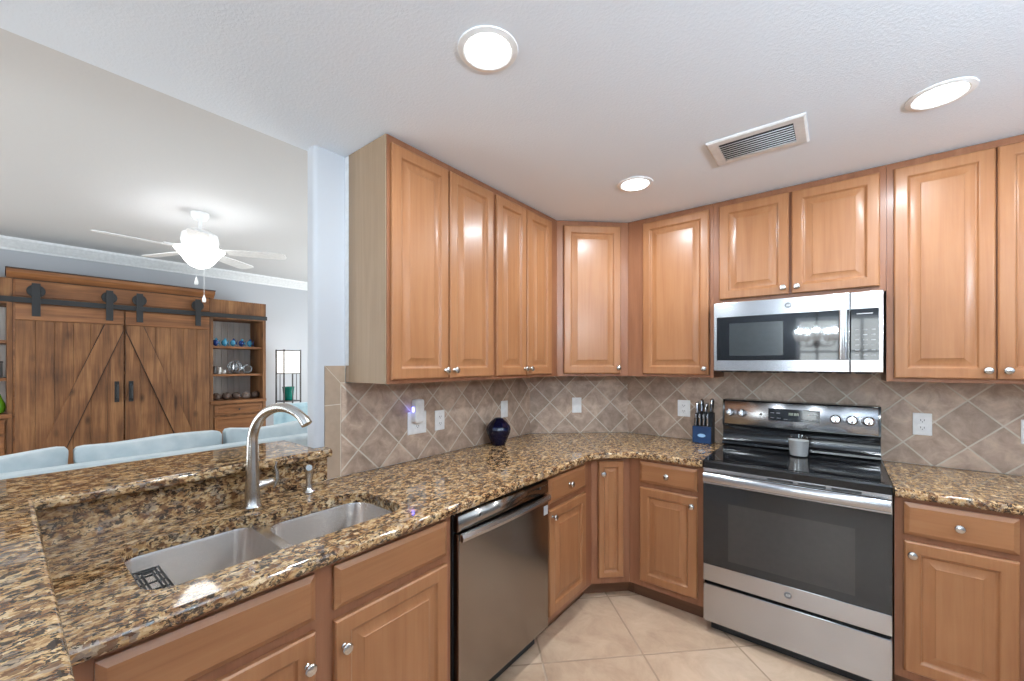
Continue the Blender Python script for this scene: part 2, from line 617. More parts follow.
def window(name, cx, cy, rz, w, z0, z1, nx, nz):
    o = thing(name, 'x', 'window', (cx, cy, 0), rz)
    for k in ('label', 'category'):
        del o[k]
    struct(o)
    f = MB()
    t = 0.06
    f.box(-w / 2, -w / 2 + t, -0.05, 0.05, z0, z1).box(w / 2 - t, w / 2, -0.05, 0.05, z0, z1)
    f.box(-w / 2 + t, w / 2 - t, -0.05, 0.05, z0, z0 + t).box(-w / 2 + t, w / 2 - t, -0.05, 0.05, z1 - t, z1)
    for i in range(1, nx):
        x = -w / 2 + w * i / nx
        f.box(x - 0.018, x + 0.018, -0.02, 0.02, z0 + t, z1 - t)
    for i in range(1, nz):
        z = z0 + (z1 - z0) * i / nz
        f.box(-w / 2 + t, w / 2 - t, -0.019, 0.019, z - 0.018, z + 0.018)
    struct(f.build('window_frame', M_trimw, o))
    struct(MB().box(-w / 2 + t, w / 2 - t, -0.004, 0.004, z0 + t, z1 - t).build('window_pane', M_pane, o))


window('window_1', 0.19, -3.66, 0, 1.5, 1.05, 2.25, 5, 2)
window('added_patio_door', -4.3, -1.86, 0, 3.6, 0.0, 2.32, 2, 1)  # unseen patio door, added to bring daylight into the living room
window('added_window_2', -4.3, 4.30, 0, 3.4, 0.4, 2.4, 3, 1)  # unseen window, added to light the living room from the other side
# crown moulding along the living room's far wall
cr = MB()
cp = [(-6.67, 2.62), (-6.655, 2.62), (-6.65, 2.64), (-6.63, 2.655), (-6.60, 2.70), (-6.575, 2.715), (-6.57, 2.74), (-6.67, 2.74)]
cr.loops([[(x, -1.8, z) for x, z in cp], [(x, 4.2, z) for x, z in cp]])
struct(cr.build('trim_1', M_trimw))
box_struct('baseboard_far', -6.67, -6.655, -1.8, 4.2, 0, 0.13, M_trimw)
# knee wall that carries the raised bar
kn = MB()
kn.box(-1.96, -1.836, -0.20, 0.879, 0, 1.03)
kn.box(-1.836, -0.72, -0.20, 0.029, 0, 1.03)
struct(kn.build('wall_knee', M_wall))

# tiled backsplashes: local x along the wall, origin on a grout crossing
bs = MB().box(1.004 - 1.092, 2.54 - 1.092, -0.0, 0.007, 0.916 - 1.263, 1.3575 - 1.263)
struct(bs.build('wall_left_backsplash', M_splash, loc=(-1.835, 1.092, 1.263), rz=R(90)))
dl = (DG1 - DG0).length
tcross = 0.39
bs = MB().box(-tcross - 0.004, dl - tcross + 0.004, 0.0, 0.007, 0.916 - 1.15, 1.42 - 1.15)
pc = DG0 + dgd * tcross
struct(bs.build('wall_corner_backsplash', M_splash, loc=(pc.x, pc.y, 1.15), rz=math.atan2(dgd.y, dgd.x)))
bs = MB().box(-1.268 - 0.284, 2.0 - 0.284, 0.0, 0.007, 0.916 - 1.263, 1.46 - 1.263)
struct(bs.build('wall_right_backsplash', M_splash, loc=(0.284, 3.035, 1.263)))
# framing border of plain tile at the free end of the left backsplash (mitred)
bt = MB(Matrix.Translation((-1.842, 0, 0)))
for poly in ([(0.925, 0.916), (0.999, 0.916), (0.999, 1.256), (0.925, 1.254)], [(0.925, 1.258), (0.999, 1.260), (0.999, 1.357), (0.925, 1.437)],
             [(0.9265, 1.440), (1.0005, 1.361), (1.0200, 1.361), (1.0200, 1.440)]):
    bt.loops([[(0, y, z) for y, z in poly], [(0.007, y, z) for y, z in poly]])
struct(bt.build('trim_2', M_border))
gb = MB().box(-1.8425, -1.8368, 0.9255, 1.0236, 0.9165, 1.4395)
struct(gb.build('trim_3', M_grout))

# ------------------------------------------------------------------ cabinet kit
DOOR = [(0, 0), (0, -0.014), (0.005, -0.0190), (0.009, -0.0195), (0.046, -0.0195), (0.050, -0.0180), (0.055, -0.0105), (0.060, -0.0085),
        (0.064, -0.0090), (0.092, -0.0172), (0.094, -0.0190), (0.097, -0.0190)]
NARROW = [(0, 0), (0, -0.014), (0.005, -0.0190), (0.009, -0.0195), (0.033, -0.0195), (0.036, -0.0180), (0.040, -0.0105), (0.044, -0.0085),
          (0.047, -0.0090), (0.063, -0.0172), (0.064, -0.0190), (0.066, -0.0190)]
DRAWER = [(0, 0), (0, -0.011), (0.004, -0.0135), (0.013, -0.0175), (0.016, -0.0195), (0.020, -0.0195)]


def knob(parent, x, y, z):
    m = MB()
    T = Matrix.Translation((x, y, z)) @ Matrix.Rotation(R(90), 4, 'X')
    m.lathe([(0.009, -0.001), (0.009, 0.003), (0.006, 0.006), (0.006, 0.013), (0.010, 0.017), (0.0155, 0.020), (0.0165, 0.024), (0.014, 0.028), (0.008, 0.0305), (0.001, 0.031)], n=20, T=T)
    m.build('knob', M_nickel, parent)


def door(parent, x0, x1, z0, z1, kx=None, kz=None, prof=None):
    m = MB().panel(x0, x1, z0, z1, prof or DOOR)
    o = m.build('door', M_wood_v, parent, sharp=18)
    if kx is not None:
        knob(o, kx, -0.0195, kz)
    return o


def drawer(parent, x0, x1, z0, z1, with_knob=True, name='drawer'):
    m = MB().panel(x0, x1, z0, z1, DRAWER)
    o = m.build(name, M_wood_h, parent, sharp=18)
    if with_knob:
        knob(o, (x0 + x1) / 2, -0.0195, (z0 + z1) / 2)
    return o


def cab_body(parent, foot, z0, z1, mat=M_frame):
    return MB().prism(foot, z0, z1).build('body', mat, parent)


UZ0, UZ1 = 1.362, 2.436
CABS_U = 'maple wall cabinets'
CABS_B = 'maple base cabinets'
LX, LXF = R(90), -1.505     # upper left run: frame plane
# left run, first (free end): origin at frame-left-bottom
c = thing('wall_cabinet', 'two door maple wall cabinet with bare tan end panel beside the white column', 'cabinet', (LXF, 1.024, 0), LX, CABS_U)
cab_body(c, [(0.0045, 0), (0.688, 0), (0.688, 0.300), (0.0045, 0.300)], UZ0, UZ1)
ep = MB().box(0, 0.004, 0.004, 0.300, UZ0 + 0.001, UZ1).build('end_panel', M_end, c)
ep['label'] = 'tan laminate end panel'
MB().box(0.001, 0.004, 0.3005, 0.336, 1.4415, UZ1).build('scribe_strip', M_trimw, c)
MB().box(0.001, 0.004, 0.3005, 0.3285, UZ0, 1.441).build('scribe_strip', M_border, c)
door(c, 0.018, 0.345, 1.380, 2.402, 0.320, 1.418)
door(c, 0.355, 0.680, 1.380, 2.402, 0.380, 1.418)
c = thing('wall_cabinet', 'narrower two door maple wall cabinet left of the corner cabinet', 'cabinet', (LXF, 1.714, 0), LX, CABS_U)
cab_body(c, [(0, 0), (0.671, 0), (0.671, 0.328), (0, 0.328)], UZ0, UZ1)
door(c, 0.018, 0.297, 1.380, 2.402, 0.275, 1.418)
door(c, 0.306, 0.582, 1.380, 2.402, 0.328, 1.418)
# corner
uc0, uc1 = Vector((-1.505, 2.3865)), Vector((-1.1405, 2.735))
ud = (uc1 - uc0)
uang = math.atan2(ud.y, ud.x)
Rm = Matrix.Rotation(-uang, 2)
loc2 = lambda p: tuple(Rm @ (Vector(p) - uc0))
c = thing('wall_cabinet', 'single door maple wall cabinet set diagonally across the room corner', 'cabinet', (uc0.x, uc0.y, 0), uang, CABS_U)
e0 = DG0 - dgn * 0.001
e1 = DG1 - dgn * 0.001
cab_body(c, [(0, 0), (ud.length, 0), loc2((-1.1405, 3.033)), loc2((e1.x + 0.002, e1.y - 0.003)), loc2((e0.x + 0.003, e0.y - 0.002)), loc2((-1.833, 2.3865))], UZ0, UZ1)
door(c, 0.045, 0.447, 1.380, 2.402, 0.424, 1.420)
# right run
c = thing('wall_cabinet', 'single door maple wall cabinet just left of the microwave', 'cabinet', (-1.139, 2.735, 0), 0, CABS_U)
cab_body(c, [(0, 0), (0.549, 0), (0.549, 0.298), (0, 0.298)], UZ0, UZ1)
door(c, 0.110, 0.526, 1.380, 2.402, 0.500, 1.418)
c = thing('wall_cabinet', 'short two door maple wall cabinet directly above the microwave', 'cabinet', (-0.589, 2.735, 0), 0, CABS_U)
cab_body(c, [(0, 0), (0.784, 0), (0.784, 0.298), (0, 0.298)], 1.812, UZ1)
door(c, 0.033, 0.384, 1.836, 2.402, 0.358, 1.872)
door(c, 0.397, 0.760, 1.836, 2.402, 0.422, 1.872)
c = thing('wall_cabinet', 'tall two door maple wall cabinet above the outlet, right of the microwave', 'cabinet', (0.196, 2.735, 0), 0, CABS_U)
cab_body(c, [(0, 0), (0.74, 0), (0.74, 0.298), (0, 0.298)], UZ0, UZ1)
door(c, 0.026, 0.353, 1.380, 2.402, 0.328, 1.420)
door(c, 0.359, 0.700, 1.380, 2.402, 0.386, 1.420)


def base_body(c, w, d, hollow=False):
    if hollow:      # open box so that the sink bowls hang inside
        m = MB()
        m.box(0, w, 0, 0.019, 0.1, 0.874).box(0, 0.018, 0.019, d, 0.1, 0.874).box(w - 0.018, w, 0.019, d, 0.1, 0.874)
        m.box(0.018, w - 0.018, 0.019, d, 0.1, 0.118)
        m.build('body', M_frame, c)
    else:
        cab_body(c, [(0, 0), (w, 0), (w, d), (0, d)], 0.1, 0.874)
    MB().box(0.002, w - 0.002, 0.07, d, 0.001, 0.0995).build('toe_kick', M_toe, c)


BX = -1.17        # left base frame plane
c = thing('base_cabinet', 'wide maple base cabinet under the double sink, left of the dishwasher', 'cabinet', (BX, 0.032, 0), R(90), CABS_B)
base_body(c, 1.052, 0.63, True)
o = 0.032
drawer(c, 0.116 - o, 0.556 - o, 0.722, 0.853, False, 'false_front')
drawer(c, 0.612 - o, 1.056 - o, 0.722, 0.853, False, 'false_front')
door(c, 0.116 - o, 0.556 - o, 0.135, 0.690, 0.530 - o, 0.608)
door(c, 0.612 - o, 1.056 - o, 0.135, 0.690, 0.638 - o, 0.608)
c = thing('base_cabinet', 'maple base cabinet between the dishwasher and the corner cabinet', 'cabinet', (BX, 1.746, 0), R(90), CABS_B)
base_body(c, 0.50, 0.63)
o = 1.746
drawer(c, 1.757 - o, 2.148 - o, 0.722, 0.853)
door(c, 1.757 - o, 2.148 - o, 0.140, 0.690, 1.782 - o, 0.655)
# diagonal corner base
bc0, bc1 = Vector((-1.17, 2.2475)), Vector((-1.0, 2.42))
bd = bc1 - bc0
bang = math.atan2(bd.y, bd.x)
Rb = Matrix.Rotation(-bang, 2)
l2 = lambda p: tuple(Rb @ (Vector(p) - bc0))
c = thing('base_cabinet', 'narrow one door maple base cabinet set diagonally in the room corner', 'cabinet', (bc0.x, bc0.y, 0), bang, CABS_B)
cab_body(c, [(0, 0), (bd.length, 0), l2((-1.0, 3.03)), l2((-1.27, 3.03)), l2((-1.80, 2.545)), l2((-1.80, 2.2475))], 0.1, 0.874)
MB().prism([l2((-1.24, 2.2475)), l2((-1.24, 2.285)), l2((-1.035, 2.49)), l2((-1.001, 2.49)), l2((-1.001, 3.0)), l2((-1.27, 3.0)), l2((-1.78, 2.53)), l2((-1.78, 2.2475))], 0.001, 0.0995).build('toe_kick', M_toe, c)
door(c, 0.040, 0.200, 0.140, 0.853, 0.064, 0.78, NARROW)
c = thing('base_cabinet', 'maple drawer and door base cabinet just left of the oven range', 'cabinet', (-0.998, 2.42, 0), 0, CABS_B)
base_body(c, 0.425, 0.605)
o = -0.998
drawer(c, -0.929 - o, -0.602 - o, 0.735, 0.858)
door(c, -0.929 - o, -0.602 - o, 0.140, 0.705, -0.628 - o, 0.655)
c = thing('base_cabinet', 'maple drawer and door base cabinet just right of the oven range', 'cabinet', (0.199, 2.42, 0), 0, CABS_B)
base_body(c, 0.366, 0.605)
o = 0.199
drawer(c, 0.228 - o, 0.546 - o, 0.722, 0.858)
door(c, 0.228 - o, 0.546 - o, 0.140, 0.695, 0.252 - o, 0.645)
c = thing('base_cabinet', 'maple base cabinet at the far right end, barely in view', 'cabinet', (0.568, 2.42, 0), 0, CABS_B)
base_body(c, 0.40, 0.605)
drawer(c, 0.02, 0.38, 0.722, 0.858)
door(c, 0.02, 0.38, 0.140, 0.695, 0.046, 0.645)


# ------------------------------------------------------------------ granite
def arc(cx, cy, r, a0, a1, n=6):
    return [(cx + r * math.cos(R(a0 + (a1 - a0) * i / n)), cy + r * math.sin(R(a0 + (a1 - a0) * i / n))) for i in range(n + 1)]


def rrect(x0, x1, y0, y1, r, n=6):
    return arc(x0 + r, y0 + r, r, 180, 270, n) + arc(x1 - r, y0 + r, r, 270, 360, n) + arc(x1 - r, y1 - r, r, 0, 90, n) + arc(x0 + r, y1 - r, r, 90, 180, n)


def slab(name, outline, z0, z1, holes=(), round_edges=None, rad=0.012):
    bm = bmesh.new()
    edges = []
    rings = []
    for ring in [outline, *holes]:
        vs = [bm.verts.new((x, y, z1)) for x, y in ring]
        rings.append(vs)
        for a, b in zip(vs, vs[1:] + vs[:1]):
            edges.append(bm.edges.new((a, b)))
    r = bmesh.ops.triangle_fill(bm, use_beauty=True, use_dissolve=False, edges=edges)
    faces = [g for g in r['geom'] if isinstance(g, bmesh.types.BMFace)]
    ext = bmesh.ops.extrude_face_region(bm, geom=faces)
    vd = [g for g in ext['geom'] if isinstance(g, bmesh.types.BMVert)]
    bmesh.ops.translate(bm, verts=vd, vec=(0, 0, z0 - z1))
    bmesh.ops.recalc_face_normals(bm, faces=bm.faces[:])
    if round_edges:
        es = []
        for e in bm.edges:
            if len(e.link_faces) == 2 and e.calc_face_angle(0) > 0.7:
                a, b = e.verts
                if abs(a.co.z - b.co.z) < 1e-5 and round_edges(((a.co.x + b.co.x) / 2, (a.co.y + b.co.y) / 2)):
                    es.append(e)
        bmesh.ops.bevel(bm, geom=es, offset=rad, segments=4, profile=0.5, affect='EDGES', clamp_overlap=True)
    m = MB()
    m.bm.free()
    m.bm = bm
    return m.build(name, M_granite, sharp=40)


CT0, CT1 = 0.876, 0.915
front = [(-1.125, 0.031), (-1.125, 2.14)] + [(-1.119, 2.19), (-1.103, 2.225), (-1.075, 2.262), (-1.0, 2.335), (-0.968, 2.365), (-0.935, 2.385), (-0.89, 2.393)] + [(-0.5735, 2.393)]
outl = [(-1.8335, 0.031)] + front + [(-0.5735, 3.033), (-1.271, 3.033), (-1.8335, 2.524)]
BOWL_L = (-1.635, -1.25, 0.205, 0.545)
BOWL_R = (-1.575, -1.25, 0.575, 0.945)
cut = arc(-1.25 - 0.06, 0.205 + 0.06, 0.06, 270, 360, 6) + arc(-1.25 - 0.07, 0.945 - 0.07, 0.07, 0, 90, 6) \
    + arc(-1.575 + 0.09, 0.945 - 0.09, 0.09, 90, 180, 6) + [(-1.58, 0.60), (-1.60, 0.56), (-1.635, 0.52)] + arc(-1.635 + 0.07, 0.205 + 0.07, 0.07, 180, 270, 6)
fe = lambda p: p[0] > -1.2 and p[0] < -0.58 and p[1] < 2.41 and p[1] > 0.07
w = slab('worktop', outl, CT0, CT1, [cut], fe)
tag(w, 'L shaped brown speckled granite worktop with cutout for the double sink', 'worktop')
w = slab('worktop', [(0.1985, 2.393), (1.0, 2.393), (1.0, 3.033), (0.1985, 3.033)], CT0, CT1, [], lambda p: p[1] < 2.4 and 0.2 < p[0] < 0.99)
tag(w, 'short brown speckled granite worktop right of the oven range', 'worktop')
bar = [(-2.165, -0.42), (-0.62, -0.42), (-0.62, 0.057), (-1.768, 0.057), (-1.768, 0.9245), (-1.8425, 0.9245), (-1.8425, 0.8785), (-2.165, 0.8785)]
w = slab('bar_top', bar, 1.031, 1.068, [], lambda p: not (p[1] > 0.86), 0.011)
tag(w, 'raised L shaped granite bar top behind and beside the sink', 'bar top')
rs = MB().box(-1.835, -1.813, 0.030, 0.924, 0.9155, 1.0305)
rs.box(-1.8125, -0.722, 0.030, 0.052, 0.9155, 1.0305)
w = rs.build('granite_riser', M_granite)
tag(w, 'upright granite splash strip below the raised bar edge', 'backsplash')

# ------------------------------------------------------------------ sink, faucet, sprayer, caddy
sk = thing('kitchen_sink', 'undermount stainless steel double bowl sink', 'sink', (0, 0, 0))


def bowl(x0, x1, y0, y1, depth, r):
    m = MB()
    zt = CT0 - 0.0025
    lps = []
    lps.append([(x, y, zt) for x, y in rrect(x0, x1, y0, y1, r)])
    lps.append([(x, y, zt - 0.008) for x, y in rrect(x0 + 0.002, x1 - 0.002, y0 + 0.002, y1 - 0.002, r)])
    lps.append([(x, y, zt - depth + 0.03) for x, y in rrect(x0 + 0.012, x1 - 0.012, y0 + 0.012, y1 - 0.012, r)])
    for k in (1, 2, 3, 4):
        a = math.pi / 2 * k / 4
        i = 0.012 + 0.03 * (1 - math.cos(a))
        z = zt - depth + 0.03 - 0.03 * math.sin(a)
        lps.append([(x, y, z) for x, y in rrect(x0 + i, x1 - i, y0 + i, y1 - i, max(0.02, r - i * 0.5))])
    m.loops(lps, cap0=False, cap1=True)
    o = m.build('bowl', M_sink, sk, sharp=26)
    cx, cy = (x0 + x1) / 2, (y0 + y1) / 2
    d = MB().lathe([(0.045, 0.0005), (0.044, 0.004), (0.036, 0.003), (0.034, -0.0), (0.001, 0.001)], (cx, cy, zt - depth + 0.0005), 24)
    d.build('drain', M_nickel, o)
    return o


bowl(*BOWL_L, 0.20, 0.045)
bowl(*BOWL_R, 0.18, 0.065)
# the steel deck around and between the two bowls
hl_ = [rrect(*BOWL_L, 0.045), rrect(*BOWL_R, 0.065)]
rim = slab('rim', [(-1.66, 0.18), (-1.225, 0.18), (-1.225, 0.97), (-1.66, 0.97)], CT0 - 0.0025, CT0 - 0.0008, hl_)
rim.data.materials.clear()
rim.data.materials.append(M_sink)
rim.parent = sk

# gooseneck faucet
fb = Vector((-1.7, 0.582, CT1 + 0.0008))
fa = thing('kitchen_faucet', 'tall brushed nickel gooseneck faucet behind the sink', 'faucet', fb)
MB().lathe([(0.030, 0), (0.031, 0.004), (0.0265, 0.010), (0.0245, 0.05), (0.0225, 0.12), (0.0200, 0.20), (0.0190, 0.235)], n=24).build('body', M_nickel, fa)
dr = Vector((0.227, 0.103, 0)).normalized()
Rr = 0.131
zc = 1.160 - fb.z
path = [Vector((0, 0, 0.17)), Vector((0, 0, 0.22))]
for i in range(0, 19):
    a = math.pi - R(146) * i / 18
    path.append(dr * (Rr + Rr * math.cos(a)) + Vector((0, 0, zc + Rr * math.sin(a))))
rad = [0.0185, 0.0185] + [0.0182 - 0.0022 * i / 18 for i in range(19)]
rad[-1] = 0.0195
rad[-2] = 0.0190
MB().tube([tuple(p) for p in path], rad, 16).build('spout', M_nickel, fa)
hb = Vector((0.04, 0.9, 0)).normalized()
z0 = 0.075
m = MB().tube([tuple(hb * 0.018 + Vector((0, 0, z0))), tuple(hb * 0.03 + Vector((0, 0, z0 + 0.002))), tuple(hb * 0.066 + Vector((0, 0, z0 + 0.006))), tuple(hb * 0.072 + Vector((0, 0, z0 + 0.006)))],
              [0.017, 0.0175, 0.0145, 0.010], 16)
hd = m.build('handle', M_nickel, fa)
lv = [hb * 0.072 + Vector((0, 0, z0 - 0.02)), hb * 0.080 + Vector((0, 0, z0 - 0.005)), hb * 0.086 + Vector((0, 0, z0 + 0.015)), hb * 0.084 + Vector((0, 0, z0 + 0.04)), hb * 0.078 + Vector((0, 0, z0 + 0.06)), hb * 0.082 + Vector((0, 0, z0 + 0.078))]
MB().tube([tuple(p) for p in lv], [0.003, 0.006, 0.0075, 0.0065, 0.005, 0.004], 10).build('lever', M_nickel, hd)

sp = thing('side_sprayer', 'short brushed nickel side sprayer beside the faucet', 'sprayer', (-1.715, 0.797, CT1 + 0.0008))
MB().lathe([(0.023, 0), (0.023, 0.004), (0.016, 0.012), (0.013, 0.02), (0.0115, 0.035)], n=20).build('base', M_nickel, sp)
MB().tube([(0, 0, 0.033), (0, 0, 0.07), (0.0, 0.0, 0.09), (0.008, -0.004, 0.104), (0.026, -0.012, 0.108)], [0.0115, 0.0135, 0.0145, 0.0145, 0.012], 14).build('spray_head', M_nickel, sp)

cd = thing('sink_caddy', 'black slotted caddy at the left end of the sink bowl', 'caddy', (0, 0, 0))
m = MB()
zc_ = 0.838
for k in range(3):
    i = 0.0145 * k
    xa, xb, ya, yb = -1.600 + i, -1.40 - i, 0.231 + i * 0.62, 0.2955 - i * 0.62
    t = 0.0045
    m.box(xa, xb, ya, ya + t, zc_, zc_ + 0.004).box(xa, xb, yb - t, yb, zc_, zc_ + 0.004)
    m.box(xa, xa + t, ya, yb, zc_, zc_ + 0.004).box(xb - t, xb, ya, yb, zc_, zc_ + 0.004)
for x in (-1.555, -1.50, -1.449):
    m.box(x, x + 0.0035, 0.231, 0.2955, zc_ - 0.002, zc_ + 0.002)
m.build('rack', M_blackmat, cd)
for x in (-1.55, -1.45):
    m = MB().tube([(x, 0.2335, zc_ + 0.001), (x, 0.219, zc_ + 0.001)], 0.003, 8)
    m.lathe([(0.004, 0.004), (0.011, -0.004), (0.012, -0.006), (0.001, -0.006)], (x, 0.2155, zc_ + 0.001), 16, T=Matrix.Rotation(R(-90), 4, 'X'))
    m.build('suction_cup', M_blackmat, cd)

# ------------------------------------------------------------------ dishwasher (faces +x)
DWY0, DWW = 1.093, 0.644
d = thing('dishwasher', 'dark stainless dishwasher under the worktop', 'dishwasher', (BX, DWY0, 0), R(90))
MB().box(0.005, DWW - 0.005, 0.004, 0.60, 0.10, 0.868).build('body', M_blackmat, d)
MB().box(0.02, DWW - 0.02, 0.05, 0.56, 0.002, 0.0995).build('toe_kick', M_blackmat, d)
dd = MB().box(0.010, DWW - 0.008, -0.028, 0.0035, 0.115, 0.785, 0.004).build('door', M_steel_dk, d)
cpn = MB()
prof = [(0.0035, 0.792), (-0.020, 0.792), (-0.027, 0.800), (-0.025, 0.856), (0.0035, 0.860)]
cpn.prism_x(prof, 0.010, DWW - 0.008)
cpo = cpn.build('control_strip', M_steel_dk, d)
h = MB()
hp = []
for i in range(13):
    u = i / 12
    x = 0.014 + (DWW - 0.026) * u
    bow = -0.040 - 0.010 * math.sin(math.pi * u)
    hp.append([(x, bow, 0.757), (x, bow - 0.006, 0.761), (x, bow - 0.010, 0.774), (x, bow - 0.004, 0.788), (x, bow + 0.004, 0.790), (x, bow + 0.004, 0.759)])
h.loops(hp)
h.box(0.014, 0.030, -0.044, -0.0285, 0.760, 0.786, 0.003).box(DWW - 0.028, DWW - 0.012, -0.044, -0.0285, 0.760, 0.786, 0.003)
h.build('handle', M_steel, d)
for x in (0.125, 0.56):
    MB().box(x, x + 0.011, -0.0285, -0.0250, 0.826, 0.837).build('indicator', M_slot, cpo)
MB().box(DWW - 0.05, DWW - 0.014, -0.0290, -0.0284, 0.69, 0.735).build('sticker', M_print, dd)

# ------------------------------------------------------------------ oven range (faces -y); local origin at left front floor
RX, RW = -0.566, 0.758
rg = thing('oven_range', 'stainless electric range with black glass cooktop and oven door', 'range', (RX, 2.40, 0), 0)
MB().box(0.003, RW - 0.003, 0.004, 0.62, 0.06, 0.8895).build('body', M_black, rg)
MB().box(0.03, RW - 0.03, 0.03, 0.58, 0.001, 0.0595).build('plinth', M_blackmat, rg)
# storage drawer
MB().box(0.002, RW - 0.002, -0.028, 0.0035, 0.062, 0.266, 0.005).build('drawer', M_steel, rg)
# oven door: stainless lower band, black glass, window
dm = MB().box(0.002, RW - 0.002, -0.026, 0.0035, 0.281, 0.866, 0.004).build('door', M_black, rg)
MB().box(0.003, RW - 0.003, -0.0325, -0.0262, 0.283, 0.3745, 0.003).build('lower_band', M_steel, dm)
MB().box(0.003, RW - 0.003, -0.0315, -0.0262, 0.376, 0.802, 0.002).build('glass', M_ovenglass, dm)
MB().box(0.125, RW - 0.125, -0.0322, -0.0317, 0.415, 0.715).build('window', M_ovenwin, dm)
MB().box(0.003, RW - 0.003, -0.0325, -0.0262, 0.804, 0.864, 0.003).build('upper_band', M_steel, dm)
# handle across the door
hh = MB()
hl = []
for i in range(17):
    u = i / 16
    x = 0.012 + (RW - 0.024) * u
    by = -0.068 - 0.010 * math.sin(math.pi * u)
    hl.append([(x, by + 0.010 * math.cos(2 * math.pi * k / 12), 0.846 + 0.023 * math.sin(2 * math.pi * k / 12)) for k in range(12)])
hh.loops(hl)
hh.box(0.013, 0.036, -0.066, -0.033, 0.832, 0.860, 0.003).box(RW - 0.036, RW - 0.013, -0.066, -0.033, 0.832, 0.860, 0.003)
hh.build('handle', M_steel, dm)
# vent strip above the door
vs_ = MB().box(0.004, RW - 0.004, -0.036, 0.0035, 0.8685, 0.8895, 0.002).build('vent_strip', M_steel, rg)
for k in range(3):
    x = 0.30 + k * 0.125
    MB().box(x, x + 0.105, -0.0372, -0.0355, 0.873, 0.884).build('slot', M_slot, vs_)
# cooktop
ct = MB()
ct.loops([[(x, y, z) for x, y in rrect(-0.0005, RW + 0.0005, -0.040, 0.56, 0.012)] for z in (0.8905, 0.922)] +
         [[(x, y, 0.930) for x, y in rrect(0.003, RW - 0.003, -0.035, 0.556, 0.012)]] +
         [[(x, y, 0.9305) for x, y in rrect(0.022, RW - 0.022, -0.012, 0.535, 0.012)]])
cto = ct.build('cooktop', M_black, rg, sharp=25)
MB().box(0.026, RW - 0.026, -0.008, 0.50, 0.9307, 0.9325, 0.0008).build('glass', M_blackglass, cto)
M_ring = plain('burner_ring', (0.03, 0.03, 0.031), 0.15)
for (x, y, r) in ((0.20, 0.13, 0.115), (0.56, 0.13, 0.085), (0.20, 0.39, 0.08), (0.56, 0.39, 0.105)):
    MB().lathe([(r, 0), (r, 0.0003), (r - 0.004, 0.0003), (r - 0.004, 0)], (x, y, 0.93255), 40, cap0=False, cap1=False).build('burner_ring', M_ring, cto)
# backguard: black concave sweep, then the raised stainless control panel
bgp = [(0.505, 0.931), (0.495, 0.940), (0.497, 0.952), (0.512, 0.960), (0.520, 0.975), (0.526, 1.035), (0.520, 1.052), (0.505, 1.060), (0.520, 1.212), (0.526, 1.218), (0.632, 1.218), (0.632, 0.931)]
bgm = MB().prism_x(bgp, -0.008, RW - 0.004)
bgo = bgm.build('backguard', M_black, rg, sharp=50)
# control panel plane leans back slightly
pa = math.atan2(0.520 - 0.505, 1.212 - 1.060)
TP = Matrix.Translation((0, 0.5025, 1.062)) @ Matrix.Rotation(-pa, 4, 'X')   # local: x, y out of panel = -, z up along panel
cpm = MB(TP).box(0.004, RW - 0.014, -0.004, 0.0015, 0.004, 0.148, 0.002, 1)
cpo = cpm.build('control_panel', M_steel, bgo)
MB(TP).box(0.244, 0.495, -0.0062, -0.0042, 0.044, 0.116, 0.0015, 1).build('display', M_blackglass, cpo)
dg = MB(TP)
for k, x in enumerate((0.348, 0.360, 0.374, 0.386)):
    dg.box(x, x + 0.002, -0.0068, -0.0063, 0.080, 0.094).box(x + 0.006, x + 0.008, -0.0068, -0.0063, 0.080, 0.094)
    dg.box(x + 0.001, x + 0.007, -0.0068, -0.0063, 0.093, 0.0945)
dg.build('clock_digits', M_digit, cpo)
for x, z in ((0.265, 0.09), (0.295, 0.09), (0.265, 0.06), (0.298, 0.06), (0.332, 0.056), (0.415, 0.056), (0.450, 0.09), (0.478, 0.09), (0.450, 0.06), (0.478, 0.06)):
    bt_ = MB(TP)
    bt_.box(x - 0.009, x + 0.009, -0.0067, -0.0063, z - 0.0015, z + 0.0015)
    bt_.build('button_print', M_print, cpo)
MB(TP).lathe([(0.007, -0.002), (0.007, 0.003), (0.001, 0.0035)], (0.205, -0.004, 0.076), 14, T=Matrix.Rotation(R(90), 4, 'X')).build('indicator', M_slot, cpo)
for x in (0.034, 0.101, 0.564, 0.635, 0.704):
    r_ = 0.0225
    kb = MB(TP).lathe([(r_ + 0.003, 0), (r_ + 0.003, 0.003), (r_, 0.006), (r_ - 0.003, 0.018), (r_ - 0.006, 0.0205), (0.001, 0.021)], (x, -0.0042, 0.076), 24, T=Matrix.Rotation(R(90), 4, 'X')).build('control_knob', M_chrome, cpo)
    MB(TP).box(x - 0.006, x + 0.006, -0.038, -0.0245, 0.054, 0.098, 0.003).build('grip', M_chrome, kb)
    # printed tick above the knob
M_emb = plain('emblem_grey', S(120, 122, 126), 0.3, 0.6)


